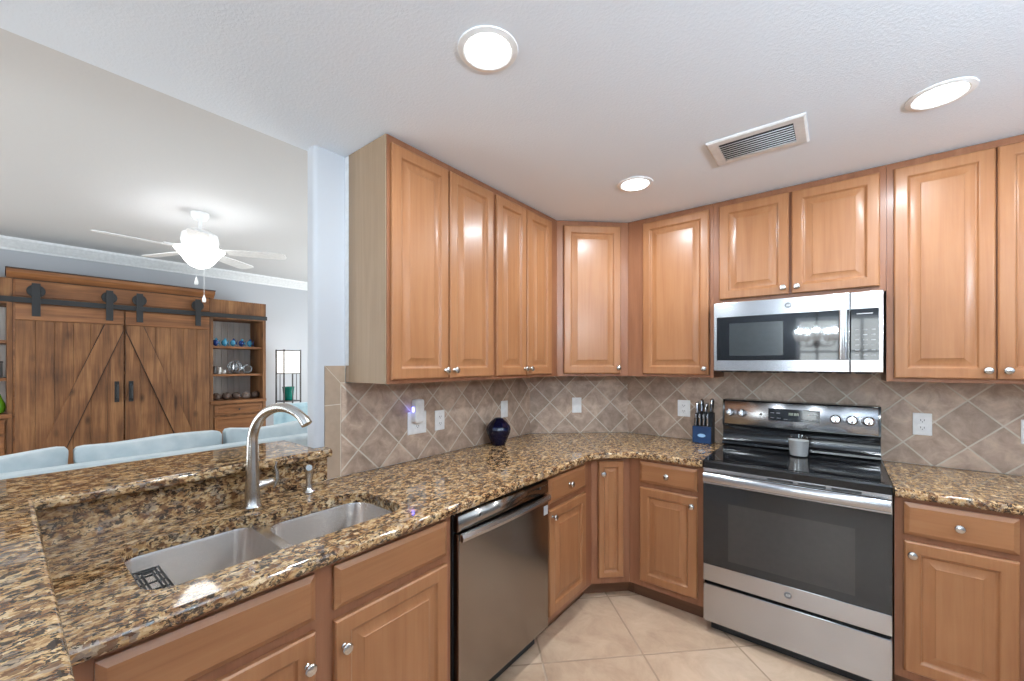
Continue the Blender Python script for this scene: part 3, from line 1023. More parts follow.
def emblem(parent, x, y, z, r):
    m = MB().lathe([(r, 0), (r, 0.001), (r * 0.86, 0.0016), (r * 0.82, 0.001), (0.0005, 0.001)], (x, y, z), 24, T=Matrix.Rotation(R(90), 4, 'X'))
    o = m.build('emblem', M_emb, parent)
    cu = bpy.data.curves.new('emblem_letters', 'FONT')
    cu.body = 'GE'
    cu.size = r * 1.05
    cu.shear = 0.3
    cu.extrude = 0.0003
    cu.align_x = 'CENTER'
    cu.align_y = 'CENTER'
    tmp = bpy.data.objects.new('letters_curve', cu)
    COL.objects.link(tmp)
    bpy.context.view_layer.update()
    me = bpy.data.meshes.new_from_object(tmp.evaluated_get(bpy.context.evaluated_depsgraph_get()))
    bpy.data.objects.remove(tmp)
    me.materials.append(M_white)
    t = bpy.data.objects.new('emblem_letters', me)
    t.location = (x, y - 0.0015, z)
    t.rotation_euler = (R(90), 0, 0)
    t.parent = o
    COL.objects.link(t)


emblem(dm, RW / 2 + 0.005, -0.0327, 0.330, 0.0155)

# ------------------------------------------------------------------ microwave
mw = thing('microwave', 'stainless over the range microwave with black glass front', 'microwave', (-0.568, 2.655, 0), 0)
W_ = 0.748
MZ0, MZ1 = 1.405, 1.805
MB().box(0.002, W_ - 0.002, 0.002, 0.376, MZ0, MZ1).build('body', M_blackmat, mw)
DXW = 0.622
md = MB().box(0.001, DXW, -0.026, 0.0015, MZ0 + 0.002, MZ1 - 0.001, 0.003).build('door', M_steel, mw)
MB().box(0.018, DXW - 0.002, -0.0282, -0.0262, MZ0 + 0.063, MZ1 - 0.085, 0.001).build('window', M_blackglass, md)
M_mesh = plain('oven_mesh', (0.028, 0.032, 0.033), 0.2)
MB().box(0.085, 0.345, -0.0287, -0.0283, MZ0 + 0.090, MZ1 - 0.125).build('window_mesh', M_mesh, md)
hm = MB()
hl = []
for i in range(13):
    u = i / 12
    z = MZ0 + 0.065 + (MZ1 - MZ0 - 0.155) * u
    by = -0.060 - 0.010 * math.sin(math.pi * u)
    hl.append([(DXW - 0.026 + 0.017 * math.cos(2 * math.pi * k / 12), by + 0.009 * math.sin(2 * math.pi * k / 12), z) for k in range(12)])
hm.loops(hl)
hm.box(DXW - 0.036, DXW - 0.016, -0.062, -0.0285, MZ0 + 0.068, MZ0 + 0.088, 0.002).box(DXW - 0.036, DXW - 0.016, -0.062, -0.0285, MZ1 - 0.112, MZ1 - 0.092, 0.002)
hm.build('handle', M_steel, md)
emblem(md, 0.367, -0.0262, MZ1 - 0.042, 0.0150)
mp_ = MB().box(DXW + 0.002, W_ - 0.001, -0.026, 0.0015, MZ0 + 0.002, MZ1 - 0.001, 0.003).build('control_panel', M_steel, mw)
MB().box(DXW + 0.004, W_ - 0.018, -0.0282, -0.0262, MZ0 + 0.063, MZ1 - 0.085, 0.001).build('keypad', M_blackglass, mp_)
for r in range(6):
    for k in range(3):
        x = DXW + 0.020 + k * 0.030
        z = MZ0 + 0.085 + r * 0.025
        MB().box(x, x + 0.016, -0.0287, -0.0283, z, z + 0.0035).build('key', M_print, mp_)
MB().box(DXW + 0.026, DXW + 0.086, -0.0287, -0.0283, MZ1 - 0.112, MZ1 - 0.107).build('panel_line', M_print, mp_)
vg = MB()
for k in range(9):
    vg.box(0.03 + k * 0.077, 0.09 + k * 0.077, 0.03, 0.30, MZ0 - 0.006, MZ0 - 0.0002)
vg.build('bottom_grille', M_blackmat, mw)


# ------------------------------------------------------------------ wall plates
def plate(name, label, cat, loc, rz, w=0.073, hgt=0.117, kind='outlet', group='white wall plates on the tile'):
    o = thing(name, label, cat, loc, rz, group)
    p = MB().box(-w / 2, w / 2, -0.006, -0.0003, -hgt / 2, hgt / 2, 0.0025).build('plate', M_white, o)
    if kind == 'outlet':
        for s in (-1, 1):
            MB().box(-0.017, 0.017, -0.0085, -0.0062, s * 0.0195 - 0.014, s * 0.0195 + 0.014, 0.002).build('socket', M_white, o)
            MB().box(-0.008, -0.0055, -0.0089, -0.0086, s * 0.0195 - 0.002, s * 0.0195 + 0.007).box(0.0055, 0.008, -0.0089, -0.0086, s * 0.0195 - 0.002, s * 0.0195 + 0.006).box(-0.002, 0.002, -0.0089, -0.0086, s * 0.0195 - 0.009, s * 0.0195 - 0.005).build('slot', M_slot, p)
    elif kind == 'switch':
        MB().box(-0.0165, 0.0165, -0.0092, -0.0062, -0.034, 0.034, 0.002).build('rocker', M_white, o)
    return o


LW = -1.835
plate('wall_outlet', 'wide white wall plate with the plug in device on it', 'outlet', (LW, 1.447, 1.120), R(90), 0.128, 0.125, 'outlet')
plate('wall_outlet', 'white outlet with dark slots just right of the plug in device', 'outlet', (LW, 1.613, 1.116), R(90), kind='outlet')
plate('wall_switch', 'white wall switch above the navy vase', 'switch', (LW, 2.212, 1.128), R(90), kind='switch')
pd = DG0 + dgd * 0.362
plate('wall_outlet', 'white outlet on the diagonal corner wall', 'outlet', (pd.x, pd.y, 1.128), math.atan2(dgd.y, dgd.x), kind='switch')
plate('wall_outlet', 'white outlet half hidden behind the knife block', 'outlet', (-0.848, 3.035, 1.130), 0, 0.085, kind='outlet')
plate('wall_outlet', 'white duplex outlet on the tile right of the range', 'outlet', (0.357, 3.035, 1.130), 0, kind='outlet')
plate('wall_switch', 'white switch plate at the right edge of the tile', 'switch', (0.727, 3.035, 1.125), 0, kind='switch')
# plug-in device with a blue light
pg = thing('plug_in_device', 'white plug in device glowing blue above the wide wall plate', 'plug in device', (LW + 0.0092, 1.437, 1.185), R(90))
m = MB()
m.loops([[(x, -0.0002, z) for x, z in rrect(-0.031, 0.031, -0.06, 0.066, 0.012)], [(x, -0.03, z) for x, z in rrect(-0.031, 0.031, -0.06, 0.066, 0.012)], [(x, -0.036, z) for x, z in rrect(-0.026, 0.026, -0.054, 0.060, 0.012)]])
m.build('housing', M_white, pg)
MB().box(-0.0345, -0.0312, -0.020, -0.006, 0.000, 0.024).build('light', M_led, pg)

# ------------------------------------------------------------------ vase, candle, knife block, knives
v = MB().lathe([(0.040, 0), (0.045, 0.003), (0.058, 0.035), (0.076, 0.080), (0.082, 0.105), (0.078, 0.122), (0.056, 0.150), (0.034, 0.168), (0.026, 0.176), (0.022, 0.176), (0.020, 0.165)], n=14)
o = v.build('vase', M_navy, loc=(-1.735, 2.035, CT1 + 0.0008), sharp=12)
tag(o, 'dark navy glazed vase standing on the granite by the tile', 'vase')

cdl = thing('jar_candle', 'frosted glass jar candle standing on the black cooktop', 'candle', (-0.163, 2.775, 0.9329))
MB().lathe([(0.040, 0.0), (0.043, 0.002), (0.052, 0.112), (0.0505, 0.112), (0.0415, 0.006), (0.001, 0.005)], n=32).build('jar', M_jar, cdl)
MB().lathe([(0.0405, 0.0065), (0.0478, 0.090), (0.001, 0.090)], n=28).build('wax', M_wax, cdl)
MB().tube([(0, 0, 0.089), (0.001, 0, 0.1)], 0.0012, 6).build('wick', M_slot, cdl)

KX, KY = -0.703, 2.975
kbk = thing('knife_block', 'blue and black knife block beside the range', 'knife block', (KX, KY, CT1 + 0.0008))
MB().prism_x([(-0.045, 0), (0.05, 0), (0.052, 0.20), (0.015, 0.20), (0.013, 0.162), (-0.015, 0.16), (-0.017, 0.114), (-0.042, 0.112)], -0.0575, 0.0575).build('body', M_blackmat, kbk)
fr = MB().box(-0.0585, 0.0585, -0.0585, -0.0455, 0.0005, 0.113, 0.003).build('front_panel', M_blue, kbk)
MB().lathe([(0.0245, 0), (0.0245, 0.0008), (0.0005, 0.0008)], (0, 0, 0), 28, T=Matrix.Translation((0, -0.0586, 0.052)) @ Matrix.Rotation(R(90), 4, 'X') @ Matrix.Diagonal((1, 0.48, 1, 1))).build('logo_oval', M_logo, fr)
KN = 'steel handled knives in the block'


def knife(label, x, y, z, L, lean, r, yaw=0.0):
    o = thing('kitchen_knife', label, 'knife', (KX + x, KY + y, CT1 + z + 0.0008), 0, KN)
    o.rotation_euler = (R(-lean), R(yaw), 0)
    MB().tube([(0, 0, 0.0), (0, 0.001, L * 0.12), (0, 0, L * 0.5), (0, -0.003, L * 0.85), (0, -0.004, L * 0.97), (0, -0.004, L)], [r * 0.8, r * 0.85, r, r * 1.05, r * 0.9, r * 0.4], 12, flat=1.5).build('handle', M_blackmat, o)
    MB().tube([(0, -r * 0.75, L * 0.04), (0, -r * 0.8, L * 0.5), (0, -r * 1.2, L * 0.86), (0, -r * 1.0, L * 0.985)], [r * 0.62, r * 0.72, r * 0.8, r * 0.6], 10).build('steel_cap', M_chrome, o)


steak = ['leftmost of the four small steak knives', 'second from left of the four small steak knives', 'third from left of the four small steak knives', 'rightmost of the four small steak knives']
for k in range(4):
    knife(steak[k] + ' in the block', -0.042 + 0.0245 * k, -0.030, 0.1145, 0.085 + 0.003 * (k % 2), 6, 0.0078)
knife('large steel handled knife at the left front of the block', -0.040, -0.001, 0.163, 0.105, 10, 0.0105, -3)
knife('large knife leaning behind the left front one', -0.020, 0.033, 0.202, 0.085, 12, 0.0115, -2)
knife('short dark knife in the middle of the block', 0.008, 0.033, 0.202, 0.060, 8, 0.009, 2)
knife('longest steel handled knife at the right of the block', 0.040, 0.033, 0.202, 0.092, 8, 0.0125, 3)

# ------------------------------------------------------------------ ceiling fixtures
def can(loc, label):
    o = thing('recessed_light', label, 'ceiling light', loc, 0, 'recessed ceiling lights')
    MB().lathe([(0.095, 0.0), (0.094, -0.004), (0.078, -0.007), (0.072, -0.004), (0.072, -0.0005)], n=40, cap0=False, cap1=False).build('trim_ring', M_trimw, o)
    MB().lathe([(0.0715, -0.001), (0.0712, -0.004), (0.001, -0.005)], n=40, cap0=True).build('lens', M_lens, o)
    area_light('can_lamp', (0, 0, -0.012), (0, 0, 0), CAN_W, (0.83, 0.93, 1.0), 'DISK', 0.13, parent=o)
    return o


HC = H - 0.0005
can((-0.858, 0.955, HC), 'largest looking round recessed light in the middle of the ceiling')
can((0.30, 2.15, HC), 'round recessed light above the tall right cabinet')
can((-0.866, 2.176, HC), 'small looking round recessed light in front of the corner cabinet')
can((0.30, 0.955, HC), 'added unseen round recessed light past the right edge of the view, nearer the camera')  # extra downlight, added out of view for more light
can((1.45, 2.15, HC), 'added unseen round recessed light past the right edge of the view, along the range wall')  # likewise an unseen downlight added to light the kitchen

vt = thing('ceiling_vent', 'white air vent grille set in the ceiling', 'vent', (-0.276, 2.098, HC))
m = MB()
ox, oy, ix, iy = 0.184, 0.128, 0.140, 0.088
lo = [[(-ox, -oy, 0), (ox, -oy, 0), (ox, oy, 0), (-ox, oy, 0)], [(-ox, -oy, -0.004), (ox, -oy, -0.004), (ox, oy, -0.004), (-ox, oy, -0.004)],
      [(-ox + 0.008, -oy + 0.008, -0.009), (ox - 0.008, -oy + 0.008, -0.009), (ox - 0.008, oy - 0.008, -0.009), (-ox + 0.008, oy - 0.008, -0.009)],
      [(-ix, -iy, -0.009), (ix, -iy, -0.009), (ix, iy, -0.009), (-ix, iy, -0.009)], [(-ix, -iy, -0.002), (ix, -iy, -0.002), (ix, iy, -0.002), (-ix, iy, -0.002)]]
m.loops(lo, cap0=False, cap1=False)
m.build('frame', M_ventw, vt)
MB().box(-ix, ix, -iy, iy, -0.0015, -0.0005).build('backing', M_dark, vt)
m = MB()
for k in range(8):
    y = -iy + 0.018 + k * 0.0205
    T = Matrix.Translation((0, y, -0.0105)) @ Matrix.Rotation(R(24), 4, 'X')
    m.box(-ix + 0.002, ix - 0.002, -0.0090, 0.0090, -0.0012, 0.0012, T=T)
m.build('louver', M_ventw, vt)

# ------------------------------------------------------------------ living room: ceiling fan
FX, FY = -4.27, 1.06
fan = thing('ceiling_fan', 'white five blade ceiling fan with lit bowl in the living room', 'ceiling fan', (FX, FY, 0))
MB().lathe([(0.065, HL - 0.001), (0.064, HL - 0.03), (0.045, HL - 0.06), (0.02, HL - 0.072)], n=28).build('canopy', M_fanw, fan)
MB().lathe([(0.012, 2.58), (0.012, HL - 0.07)], n=12).build('downrod', M_fanw, fan)
MB().lathe([(0.03, 2.60), (0.075, 2.585), (0.125, 2.555), (0.135, 2.50), (0.125, 2.455), (0.085, 2.435), (0.07, 2.415)], n=32).build('motor', M_fanw, fan)
for k in range(5):
    a = R(57 + 72 * k)
    Tm = Matrix.Rotation(a, 4, 'Z') @ Matrix.Translation((0, 0, 2.418))
    Tb = Tm @ Matrix.Rotation(R(-9), 4, 'X')
    m = MB(Tb)
    pl = [(0.20, -0.052), (0.36, -0.064), (0.60, -0.070), (0.64, -0.060), (0.655, -0.03), (0.655, 0.03), (0.64, 0.060), (0.60, 0.070), (0.36, 0.064), (0.20, 0.052)]
    m.prism(pl, -0.003, 0.004)
    b = m.build('blade', M_fanw, fan)
    MB(Tm).box(0.105, 0.25, -0.022, 0.022, 0.005, 0.016, 0.004).build('blade_iron', M_fanw, b)
bw = MB().lathe([(0.172, 2.428), (0.178, 2.420), (0.158, 2.398), (0.128, 2.360), (0.102, 2.318), (0.070, 2.285), (0.03, 2.268), (0.001, 2.264)], n=40, cap0=False)
bw.build('light_bowl', M_bowl, fan)
MB().lathe([(0.001, 2.252), (0.012, 2.256), (0.010, 2.264), (0.004, 2.268)], n=14).build('finial', M_fanw, fan)
for (dx, dy, zb_) in ((0.02, -0.03, 2.13), (0.035, 0.02, 1.985)):
    ch = MB().tube([(dx, dy, 2.42), (dx, dy, zb_ + 0.05)], 0.0018, 6).build('pull_chain', M_fanw, fan)
    MB().lathe([(0.002, zb_ + 0.055), (0.013, zb_ + 0.02), (0.014, zb_), (0.010, zb_ - 0.01), (0.001, zb_ - 0.012)], (dx, dy, 0), 14).build('pull_knob', M_white, ch)
for k in range(3):
    a = R(20 + 120 * k)
    d = bpy.data.lights.new('fan_bulb', 'POINT')
    d.energy = FAN_W / 3
    d.color = (0.96, 0.98, 1.0)
    d.shadow_soft_size = 0.03
    lo_ = bpy.data.objects.new('fan_bulb', d)
    lo_.location = (0.09 * math.cos(a), 0.09 * math.sin(a), 2.385)
    lo_.parent = fan
    COL.objects.link(lo_)

# ------------------------------------------------------------------ breakfast nook chandelier (behind the camera; the microwave glass mirrors it) and a second one added for light
def chandelier(x, y, label, watts):
    chd = thing('chandelier', label, 'chandelier', (x, y, -0.20))
    MB().lathe([(0.06, H + 0.199), (0.055, H + 0.18), (0.012, H + 0.17), (0.012, 2.02), (0.03, 2.0), (0.045, 1.95), (0.03, 1.90), (0.012, 1.87), (0.001, 1.86)], n=20).build('stem', M_nickel, chd)
    for k in range(5):
        a = R(18 + 72 * k)
        ca, sa = math.cos(a), math.sin(a)
        arm = MB().tube([(0.03 * ca, 0.03 * sa, 1.94), (0.10 * ca, 0.10 * sa, 1.90), (0.18 * ca, 0.18 * sa, 1.90), (0.22 * ca, 0.22 * sa, 1.95), (0.22 * ca, 0.22 * sa, 1.975)], 0.007, 8).build('arm', M_nickel, chd)
        MB().lathe([(0.02, 1.975), (0.045, 1.99), (0.062, 2.03), (0.068, 2.07), (0.082, 2.11), (0.080, 2.11), (0.066, 2.07), (0.060, 2.03), (0.043, 1.993)], (0.22 * ca, 0.22 * sa, 0), 20, cap0=True, cap1=False).build('shade', M_shade, chd)
        d = bpy.data.lights.new('chandelier_bulb', 'POINT')
        d.energy = watts / 5
        d.color = (0.75, 0.89, 1.0)
        d.shadow_soft_size = 0.03
        lo_ = bpy.data.objects.new('chandelier_bulb', d)
        lo_.location = (0.22 * ca, 0.22 * sa, 2.112)
        lo_.parent = chd
        COL.objects.link(lo_)


chandelier(-0.22, -2.2, 'white bell shaded chandelier mirrored in the microwave glass', CHAND_W * 0.55)
chandelier(1.75, 0.35, 'added unseen white bell shaded chandelier over the kitchen centre, outside the view', CHAND_W * 1.3)  # unseen second chandelier, added to brighten the ceiling

# ------------------------------------------------------------------ media cabinet and bookcases along the far wall
# local frame faces +x: local x = world y, local y = -world x
EX = -6.10
mc = thing('media_cabinet', 'large rustic wood media cabinet with two sliding barn doors', 'media cabinet', (EX, 0.065, 0), R(90))
w = 1.555
MB().box(0.0, w, 0.03, 0.55, 0.0, 2.262).build('body', M_barn_h, mc)
MB().box(0.012, w - 0.012, 0.012, 0.0298, 2.10, 2.255, 0.002).build('frieze', M_barn_h, mc)
cn = MB()
cp = [(0.56, 2.263), (0.01, 2.263), (-0.005, 2.285), (-0.03, 2.305), (-0.038, 2.315), (-0.038, 2.345), (0.56, 2.345)]
cn.prism_x(cp, -0.04, w + 0.04)
cn.build('cornice', M_barn_h, mc)
MB().box(-0.046, w + 0.046, -0.044, 0.56, 2.3455, 2.358, 0.002).build('cornice_cap', M_stain_shadow, mc)
MB().box(0.0, w, 0.004, 0.029, 2.2555, 2.2625).build('shadow_bead', M_stain_shadow, mc)  # dark strip painting in the shadow line below the cornice
for s in (0, 1):
    x0, x1 = (0.012, 0.766) if s == 0 else (0.779, 1.543)
    dm_ = MB()
    n = 6
    pw = (x1 - x0) / n
    for k in range(n):
        dm_.box(x0 + k * pw + 0.0008, x0 + (k + 1) * pw - 0.0008, -0.006, 0.0115, 0.06, 1.865, 0.0025, 1)
    do = dm_.build('door', M_barn, mc)
    MB().box(x0, x1, -0.014, 0.0115, 1.868, 2.018, 0.003).build('top_rail', M_barn_h, do)
    MB().box(x0, x1, -0.014, -0.0062, 0.06, 0.20, 0.002).build('bottom_rail', M_barn_h, do)
    # diagonal brace
    if s == 0:
        poly = [(x0 + 0.02, 0.203), (x0 + 0.19, 0.203), (x1 - 0.01, 1.80), (x1 - 0.01, 1.863), (x1 - 0.145, 1.863)]
    else:
        poly = [(x1 - 0.19, 0.203), (x1 - 0.02, 0.203), (x0 + 0.145, 1.863), (x0 + 0.01, 1.863), (x0 + 0.01, 1.80)]
    MB().prism_y(poly, -0.022, -0.0062).build('brace', M_barn, do)
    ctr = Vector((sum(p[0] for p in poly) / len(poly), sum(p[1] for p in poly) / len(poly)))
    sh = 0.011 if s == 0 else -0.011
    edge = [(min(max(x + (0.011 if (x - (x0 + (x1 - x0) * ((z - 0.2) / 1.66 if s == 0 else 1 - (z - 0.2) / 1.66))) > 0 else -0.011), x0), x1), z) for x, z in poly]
    MB().prism_y(edge, -0.0085, -0.0061).build('brace_shadow_strip', M_stain_shadow, do)  # dark strip standing in for the shadow along the brace edges
    hx = x1 - 0.055 if s == 0 else x0 + 0.045
    hn = MB().box(hx - 0.019, hx + 0.019, -0.020, -0.0145, 1.03, 1.255, 0.003)
    hn.tube([(hx, -0.018, 1.06), (hx, -0.05, 1.075), (hx, -0.05, 1.21), (hx, -0.018, 1.225)], 0.009, 8)
    hn.build('handle', M_iron, do)
    for hy in ((0.142, 0.651) if s == 0 else (0.891, 1.419)):
        st = MB().box(hy - 0.028, hy + 0.028, -0.052, -0.044, 1.905, 2.225, 0.002)
        so = st.build('hanger', M_iron, do)
        MB().lathe([(0.02, -0.010), (0.060, -0.009), (0.062, 0.0), (0.060, 0.009), (0.02, 0.010)], (hy, -0.030, 2.150), 24, T=Matrix.Rotation(R(90), 4, 'X')).build('wheel', M_iron, so)
MB().box(-0.62, 2.19, -0.036, -0.022, 2.030, 2.082, 0.002).build('track', M_iron, mc)


def bookcase(label, y0, w, mat_side):
    o = thing('bookcase', label, 'bookcase', (EX, y0, 0), R(90), 'bookcases beside the media cabinet')
    d0, d1 = 0.03, 0.50
    m = MB().box(0, 0.035, d0, d1, 0, 2.261).box(w - 0.035, w, d0, d1, 0, 2.261)
    m.box(0.035, w - 0.035, d0, d1, 2.02, 2.261)
    m.box(0.035, w - 0.035, d0, d1, 0, 0.06)
    m.box(0.035, w - 0.035, d0 + 0.02, d1, 0.062, 0.93)
    m.build('body', M_barn, o)
    bk = MB()
    n = 8
    pw = (w - 0.072) / n
    for k in range(n):
        bk.box(0.036 + k * pw + 0.001, 0.036 + (k + 1) * pw - 0.001, d1 - 0.016, d1 - 0.002, 0.972, 2.018, 0.002, 1)
    b = bk.build('back_panel', M_bead, o)
    b['label'] = 'whitewashed board back panel'
    for z in (1.31, 1.67):
        MB().box(0.036, w - 0.036, d0 + 0.03, d1 - 0.018, z - 0.028, z, 0.002).build('shelf', M_barn_h, o)
    MB().box(0.0, w, d0 - 0.022, d1, 0.932, 0.970, 0.004).build('counter_shelf', M_barn_h, o)
    for z0, z1 in ((0.785, 0.915), (0.43, 0.765), (0.08, 0.41)):
        q_ = MB().panel(0.045, w - 0.045, z0, z1, [(0, d0 + 0.018), (0, d0 - 0.002), (0.004, d0 - 0.006), (0.035, d0 - 0.006), (0.042, d0 + 0.002), (0.05, d0 + 0.002)])
        q2 = q_.build('drawer', M_barn_h, o)
        MB().lathe([(0.006, 0), (0.006, 0.012), (0.012, 0.018), (0.001, 0.024)], (w / 2, d0 + 0.002, (z0 + z1) / 2), 12, T=Matrix.Rotation(R(90), 4, 'X')).build('knob', M_iron, q2)
    return o


bookcase('rustic wood bookcase right of the barn doors holding blue and stone ornaments', 1.6225, 0.64, M_barn)
bookcase('rustic wood bookcase left of the barn doors holding a green pear', -0.577, 0.64, M_barn)


def at_shelf(y, d, z):
    return (EX - d, y, z + 0.0008)


# ornaments on the right bookcase
cols = [M_deepblue, M_aqua, M_aqua, M_deepblue, M_aqua]
lab = ['dark cobalt glass fish at the left end of the top shelf', 'aqua glass fish left of the middle of the top shelf', 'aqua glass fish in the middle of the top shelf',
       'cobalt glass fish right of the middle of the top shelf', 'aqua glass fish at the right end of the top shelf']
for k in range(5):
    o = thing('glass_fish', lab[k], 'ornament', at_shelf(1.735 + 0.098 * k, 0.20, 1.67), R(90), 'glass fish on the top shelf')
    MB().sphere((-0.008, 0, 0.048), 0.05, 0.66, 0.45, 0.8).lathe([(0.022, 0), (0.010, 0.012), (0.010, 0.02)], n=10).build('fish_body', cols[k], o)
    MB().prism_y([(0.022, 0.045), (0.046, 0.085), (0.038, 0.045), (0.046, 0.008)], -0.006, 0.006).prism_y([(-0.02, 0.08), (0.0, 0.115), (0.025, 0.08)], -0.004, 0.004).build('fin', cols[(k + 1) % 5], o)
o = thing('wire_orb', 'silvery openwork orb on the middle shelf', 'ornament', at_shelf(1.945, 0.2, 1.31), 0)
m = MB()
for k in range(6):
    a = math.pi * k / 6
    pts = [(0.08 * math.cos(t) * math.cos(a), 0.08 * math.cos(t) * math.sin(a), 0.0875 + 0.08 * math.sin(t)) for t in [2 * math.pi * i / 24 for i in range(25)]]
    m.tube(pts, 0.0065, 6)
m.build('orb', M_silver, o)
MB().sphere((0, 0, 0.0875), 0.045).build('core', M_silver, o)
o = thing('glass_ring', 'small silvery ring ornament right of the openwork orb', 'ornament', at_shelf(2.095, 0.2, 1.31), R(90))
m = MB()
m.tube([(0.05 * math.cos(2 * math.pi * i / 24), 0, 0.062 + 0.05 * math.sin(2 * math.pi * i / 24)) for i in range(25)], 0.011, 8)
m.build('ring', M_silver, o)
MB().box(-0.03, 0.03, -0.018, 0.018, 0, 0.006, 0.001).build('foot', M_dkbronze, o)
o = MB().lathe([(0.022, 0), (0.030, 0.01), (0.026, 0.06), (0.030, 0.095), (0.018, 0.10), (0.001, 0.10)], n=16).build('votive_holder', M_dkbronze, loc=at_shelf(1.700, 0.15, 1.31))
tag(o, 'dark little votive holder at the left of the middle shelf', 'ornament')
for k, (y, h_) in enumerate(((1.757, 0.085), (1.81, 0.05))):
    o = thing('shelf_candle', ('taller', 'shorter')[k] + ' of the two cream candles on the middle shelf', 'candle', at_shelf(y, 0.15, 1.31), 0, 'cream candles on the middle shelf')
    MB().lathe([(0.019, 0), (0.02, 0.002), (0.02, h_), (0.016, h_ + 0.002), (0.001, h_ - 0.004)], n=16).build('wax', M_wax, o)
    MB().tube([(0, 0, h_ - 0.005), (0.001, 0, h_ + 0.012)], 0.0012, 5).build('wick', M_slot, o)
nm = ['first', 'second', 'third', 'fourth', 'fifth']
for k in range(5):
    m = MB().sphere((0, 0, 0.045), 0.05, 0.9, 1.0, 0.9, 12, 8)
    for v_ in m.bm.verts:
        v_.co *= 1 + 0.12 * math.sin(9 * v_.co.x * 20 + k) * math.cos(7 * v_.co.y * 20 + k)
        v_.co.z = max(v_.co.z, 0.0)
    o = m.build('stone_ball', M_stone if k != 3 else plain('pale_stone', S(128, 112, 104), 0.6), loc=at_shelf(1.725 + 0.113 * k, 0.16, 0.972))
    tag(o, nm[k] + ' from the left of the brown stones on the bookcase counter', 'stone', 'brown stones in a row')
# on the left bookcase
o = thing('ceramic_pear', 'bright green ceramic pear on the left bookcase', 'ornament', at_shelf(-0.035, 0.10, 0.970), 0)
MB().lathe([(0.025, 0), (0.050, 0.013), (0.060, 0.055), (0.055, 0.10), (0.038, 0.145), (0.027, 0.185), (0.017, 0.202), (0.001, 0.205)], n=24).build('fruit', M_green, o)
MB().tube([(0, 0, 0.20), (0.004, 0.004, 0.225), (0.012, 0.01, 0.242)], 0.005, 8).build('stem', M_stone, o)
o = thing('keepsake_box', 'dark box on the middle shelf of the left bookcase', 'box', at_shelf(-0.045, 0.18, 1.31), 0)
MB().box(-0.06, 0.06, -0.05, 0.05, 0, 0.14, 0.003).build('case', M_dkbronze, o)
MB().box(-0.063, 0.063, -0.053, 0.053, 0.1405, 0.16, 0.003).build('lid', M_dkbronze, o)

# ------------------------------------------------------------------ shelf lamp and the vase on it
LXc, LYc = -6.33, 2.64
lp = thing('floor_lamp', 'dark framed floor lamp with lit white shade and shelves', 'lamp', (LXc, LYc, 0), R(3))
hw = 0.118
for sx in (-1, 1):
    for sy in (-1, 1):
        MB().box(sx * hw - 0.008, sx * hw + 0.008, sy * hw - 0.008, sy * hw + 0.008, 0, 1.65).build('post', M_dkbronze, lp)
for z in (0.20, 0.55, 0.90):
    m = MB().box(-hw + 0.0085, hw - 0.0085, -hw - 0.006, hw + 0.006, z - 0.012, z, 0.001)
    m.build('shelf', M_dkbronze, lp)
m = MB()
for z in (1.30, 1.636):
    for s in (-1, 1):
        m.box(-hw + 0.0085, hw - 0.0085, s * hw - 0.005, s * hw + 0.005, z - 0.006, z + 0.006)
        m.box(s * hw - 0.005, s * hw + 0.005, -hw + 0.0085, hw - 0.0085, z - 0.006, z + 0.006)
m.build('top_frame', M_dkbronze, lp)
m = MB()
for s in (-1, 0.0, 1):
    pass
m.box(-0.003, 0.003, hw - 0.004, hw + 0.004, 0.901, 1.292).box(hw - 0.004, hw + 0.004, -0.003, 0.003, 0.901, 1.292).box(-0.003, 0.003, -hw - 0.004, -hw + 0.004, 0.901, 1.292)
m.build('spindle', M_dkbronze, lp)
m = MB()
i_ = hw - 0.010
m.loops([[(-i_, -i_, z), (i_, -i_, z), (i_, i_, z), (-i_, i_, z)] for z in (1.308, 1.625)], cap0=False, cap1=False)
m.build('lamp_shade', M_shade, lp)
o = MB().lathe([(0.045, 0), (0.055, 0.01), (0.066, 0.06), (0.074, 0.14), (0.078, 0.185), (0.083, 0.20), (0.076, 0.202), (0.07, 0.18)], n=24).build('vase', M_teal, loc=(LXc - 0.002, LYc + 0.0, 0.9008))
tag(o, 'glossy teal green vase on the floor lamp shelf', 'vase')

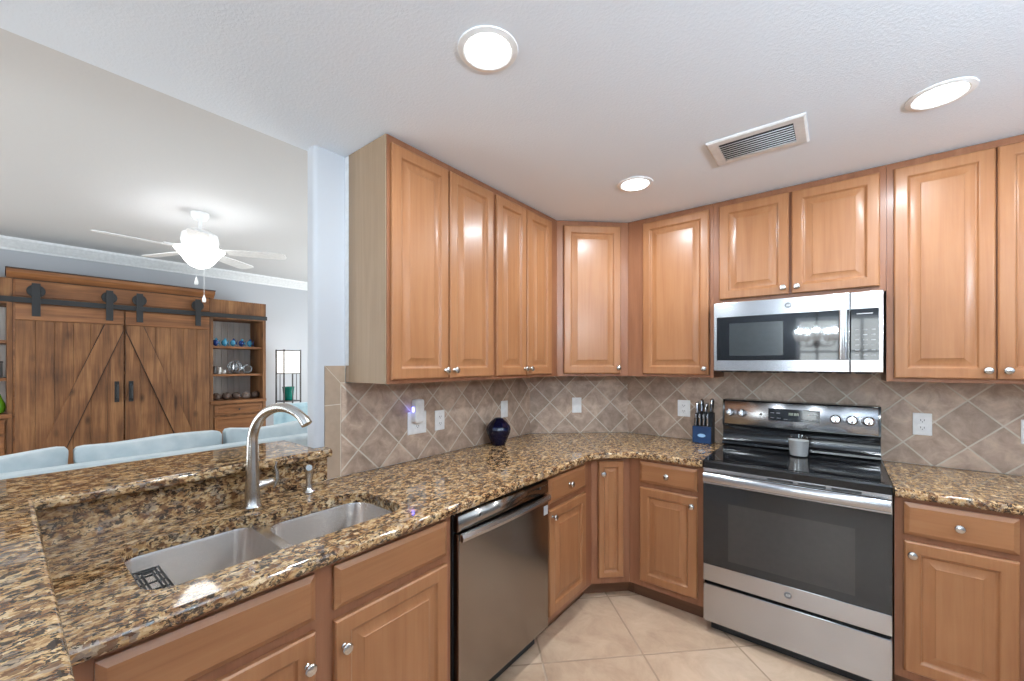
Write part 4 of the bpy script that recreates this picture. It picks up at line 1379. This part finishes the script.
# ------------------------------------------------------------------ sofa and armchair
def cushion(x0, x1, y0, y1, z0, z1, seed, sag=0.02, name='back_cushion', mat=M_sofa, parent=None):
    rnd = random.Random(seed)
    m = MB()
    nx, ny, nz = 4, 10, 6
    cx, cy, cz_ = (x0 + x1) / 2, (y0 + y1) / 2, (z0 + z1) / 2
    hx, hy, hz = (x1 - x0) / 2, (y1 - y0) / 2, (z1 - z0) / 2
    bmesh.ops.create_cube(m.bm, size=2.0)
    bmesh.ops.subdivide_edges(m.bm, edges=m.bm.edges[:], cuts=7, use_grid_fill=True)
    ph = rnd.random() * 6
    for v_ in m.bm.verts:
        u, s_, t = v_.co
        k = (1 - abs(s_) ** 2.4 * 0.55) * (1 - abs(t) ** 2.4 * 0.45)
        px = cx + hx * u * k
        py = cy + hy * s_ * (1 - 0.03 * (1 - t * t))
        pz = cz_ + hz * t - (sag * (1 - s_ * s_) if t > 0.5 else 0) + 0.012 * math.sin(3.1 * s_ + ph) * (1 if t > 0.4 else 0)
        v_.co = (px, py, pz)
    return m.build(name, mat, parent, sub=1, sharp=180)


sf = thing('sofa', 'pale blue fabric sofa seen from behind beyond the bar', 'sofa', (0, 0, 0))
sx = -3.62
MB().box(sx - 0.16, sx, -0.72, 2.10, 0.06, 0.82, 0.03, 3).build('back', M_sofa, sf)
MB().box(sx - 0.92, sx - 0.165, -0.55, 1.93, 0.06, 0.30, 0.02).build('base', M_sofa, sf)
for y0, y1 in ((-0.72, -0.555), (1.935, 2.10)):
    MB().box(sx - 0.95, sx - 0.165, y0, y1, 0.06, 0.64, 0.04, 3).build('arm', M_sofa, sf)
for k, (y0, y1) in enumerate(((-0.545, 0.27), (0.285, 1.10), (1.115, 1.925))):
    cushion(sx - 0.40, sx - 0.10, y0, y1, 0.45, 0.925 - 0.012 * (k == 0), k, parent=sf)
    MB().box(sx - 0.93, sx - 0.30, y0, y1, 0.302, 0.45, 0.04, 3).build('seat_cushion', M_sofa, sf)
for x in (sx - 0.85, sx - 0.08):
    for y in (-0.62, 2.0):
        MB().box(x - 0.025, x + 0.025, y - 0.025, y + 0.025, 0.0, 0.062).build('foot', M_dkbronze, sf)

ac = thing('armchair', 'grey blue upholstered armchair beyond the sofa by the floor lamp', 'armchair', (-5.05, 2.22, 0), R(15))
# local: back toward +x
MB().box(0.16, 0.34, -0.46, 0.46, 0.10, 1.0, 0.05, 3).build('back', M_chairf, ac)
MB().box(-0.45, 0.158, -0.33, 0.33, 0.10, 0.46, 0.04, 3).build('seat', M_chairf, ac)
for s in (-1, 1):
    MB().box(-0.45, 0.158, s * 0.40 - 0.065, s * 0.40 + 0.065, 0.10, 0.64, 0.04, 3).build('arm', M_chairf, ac)
for x in (-0.38, 0.28):
    for s in (-0.38, 0.38):
        MB().lathe([(0.018, 0), (0.025, 0.11)], (x, s, 0), 10).build('leg', M_dkbronze, ac)
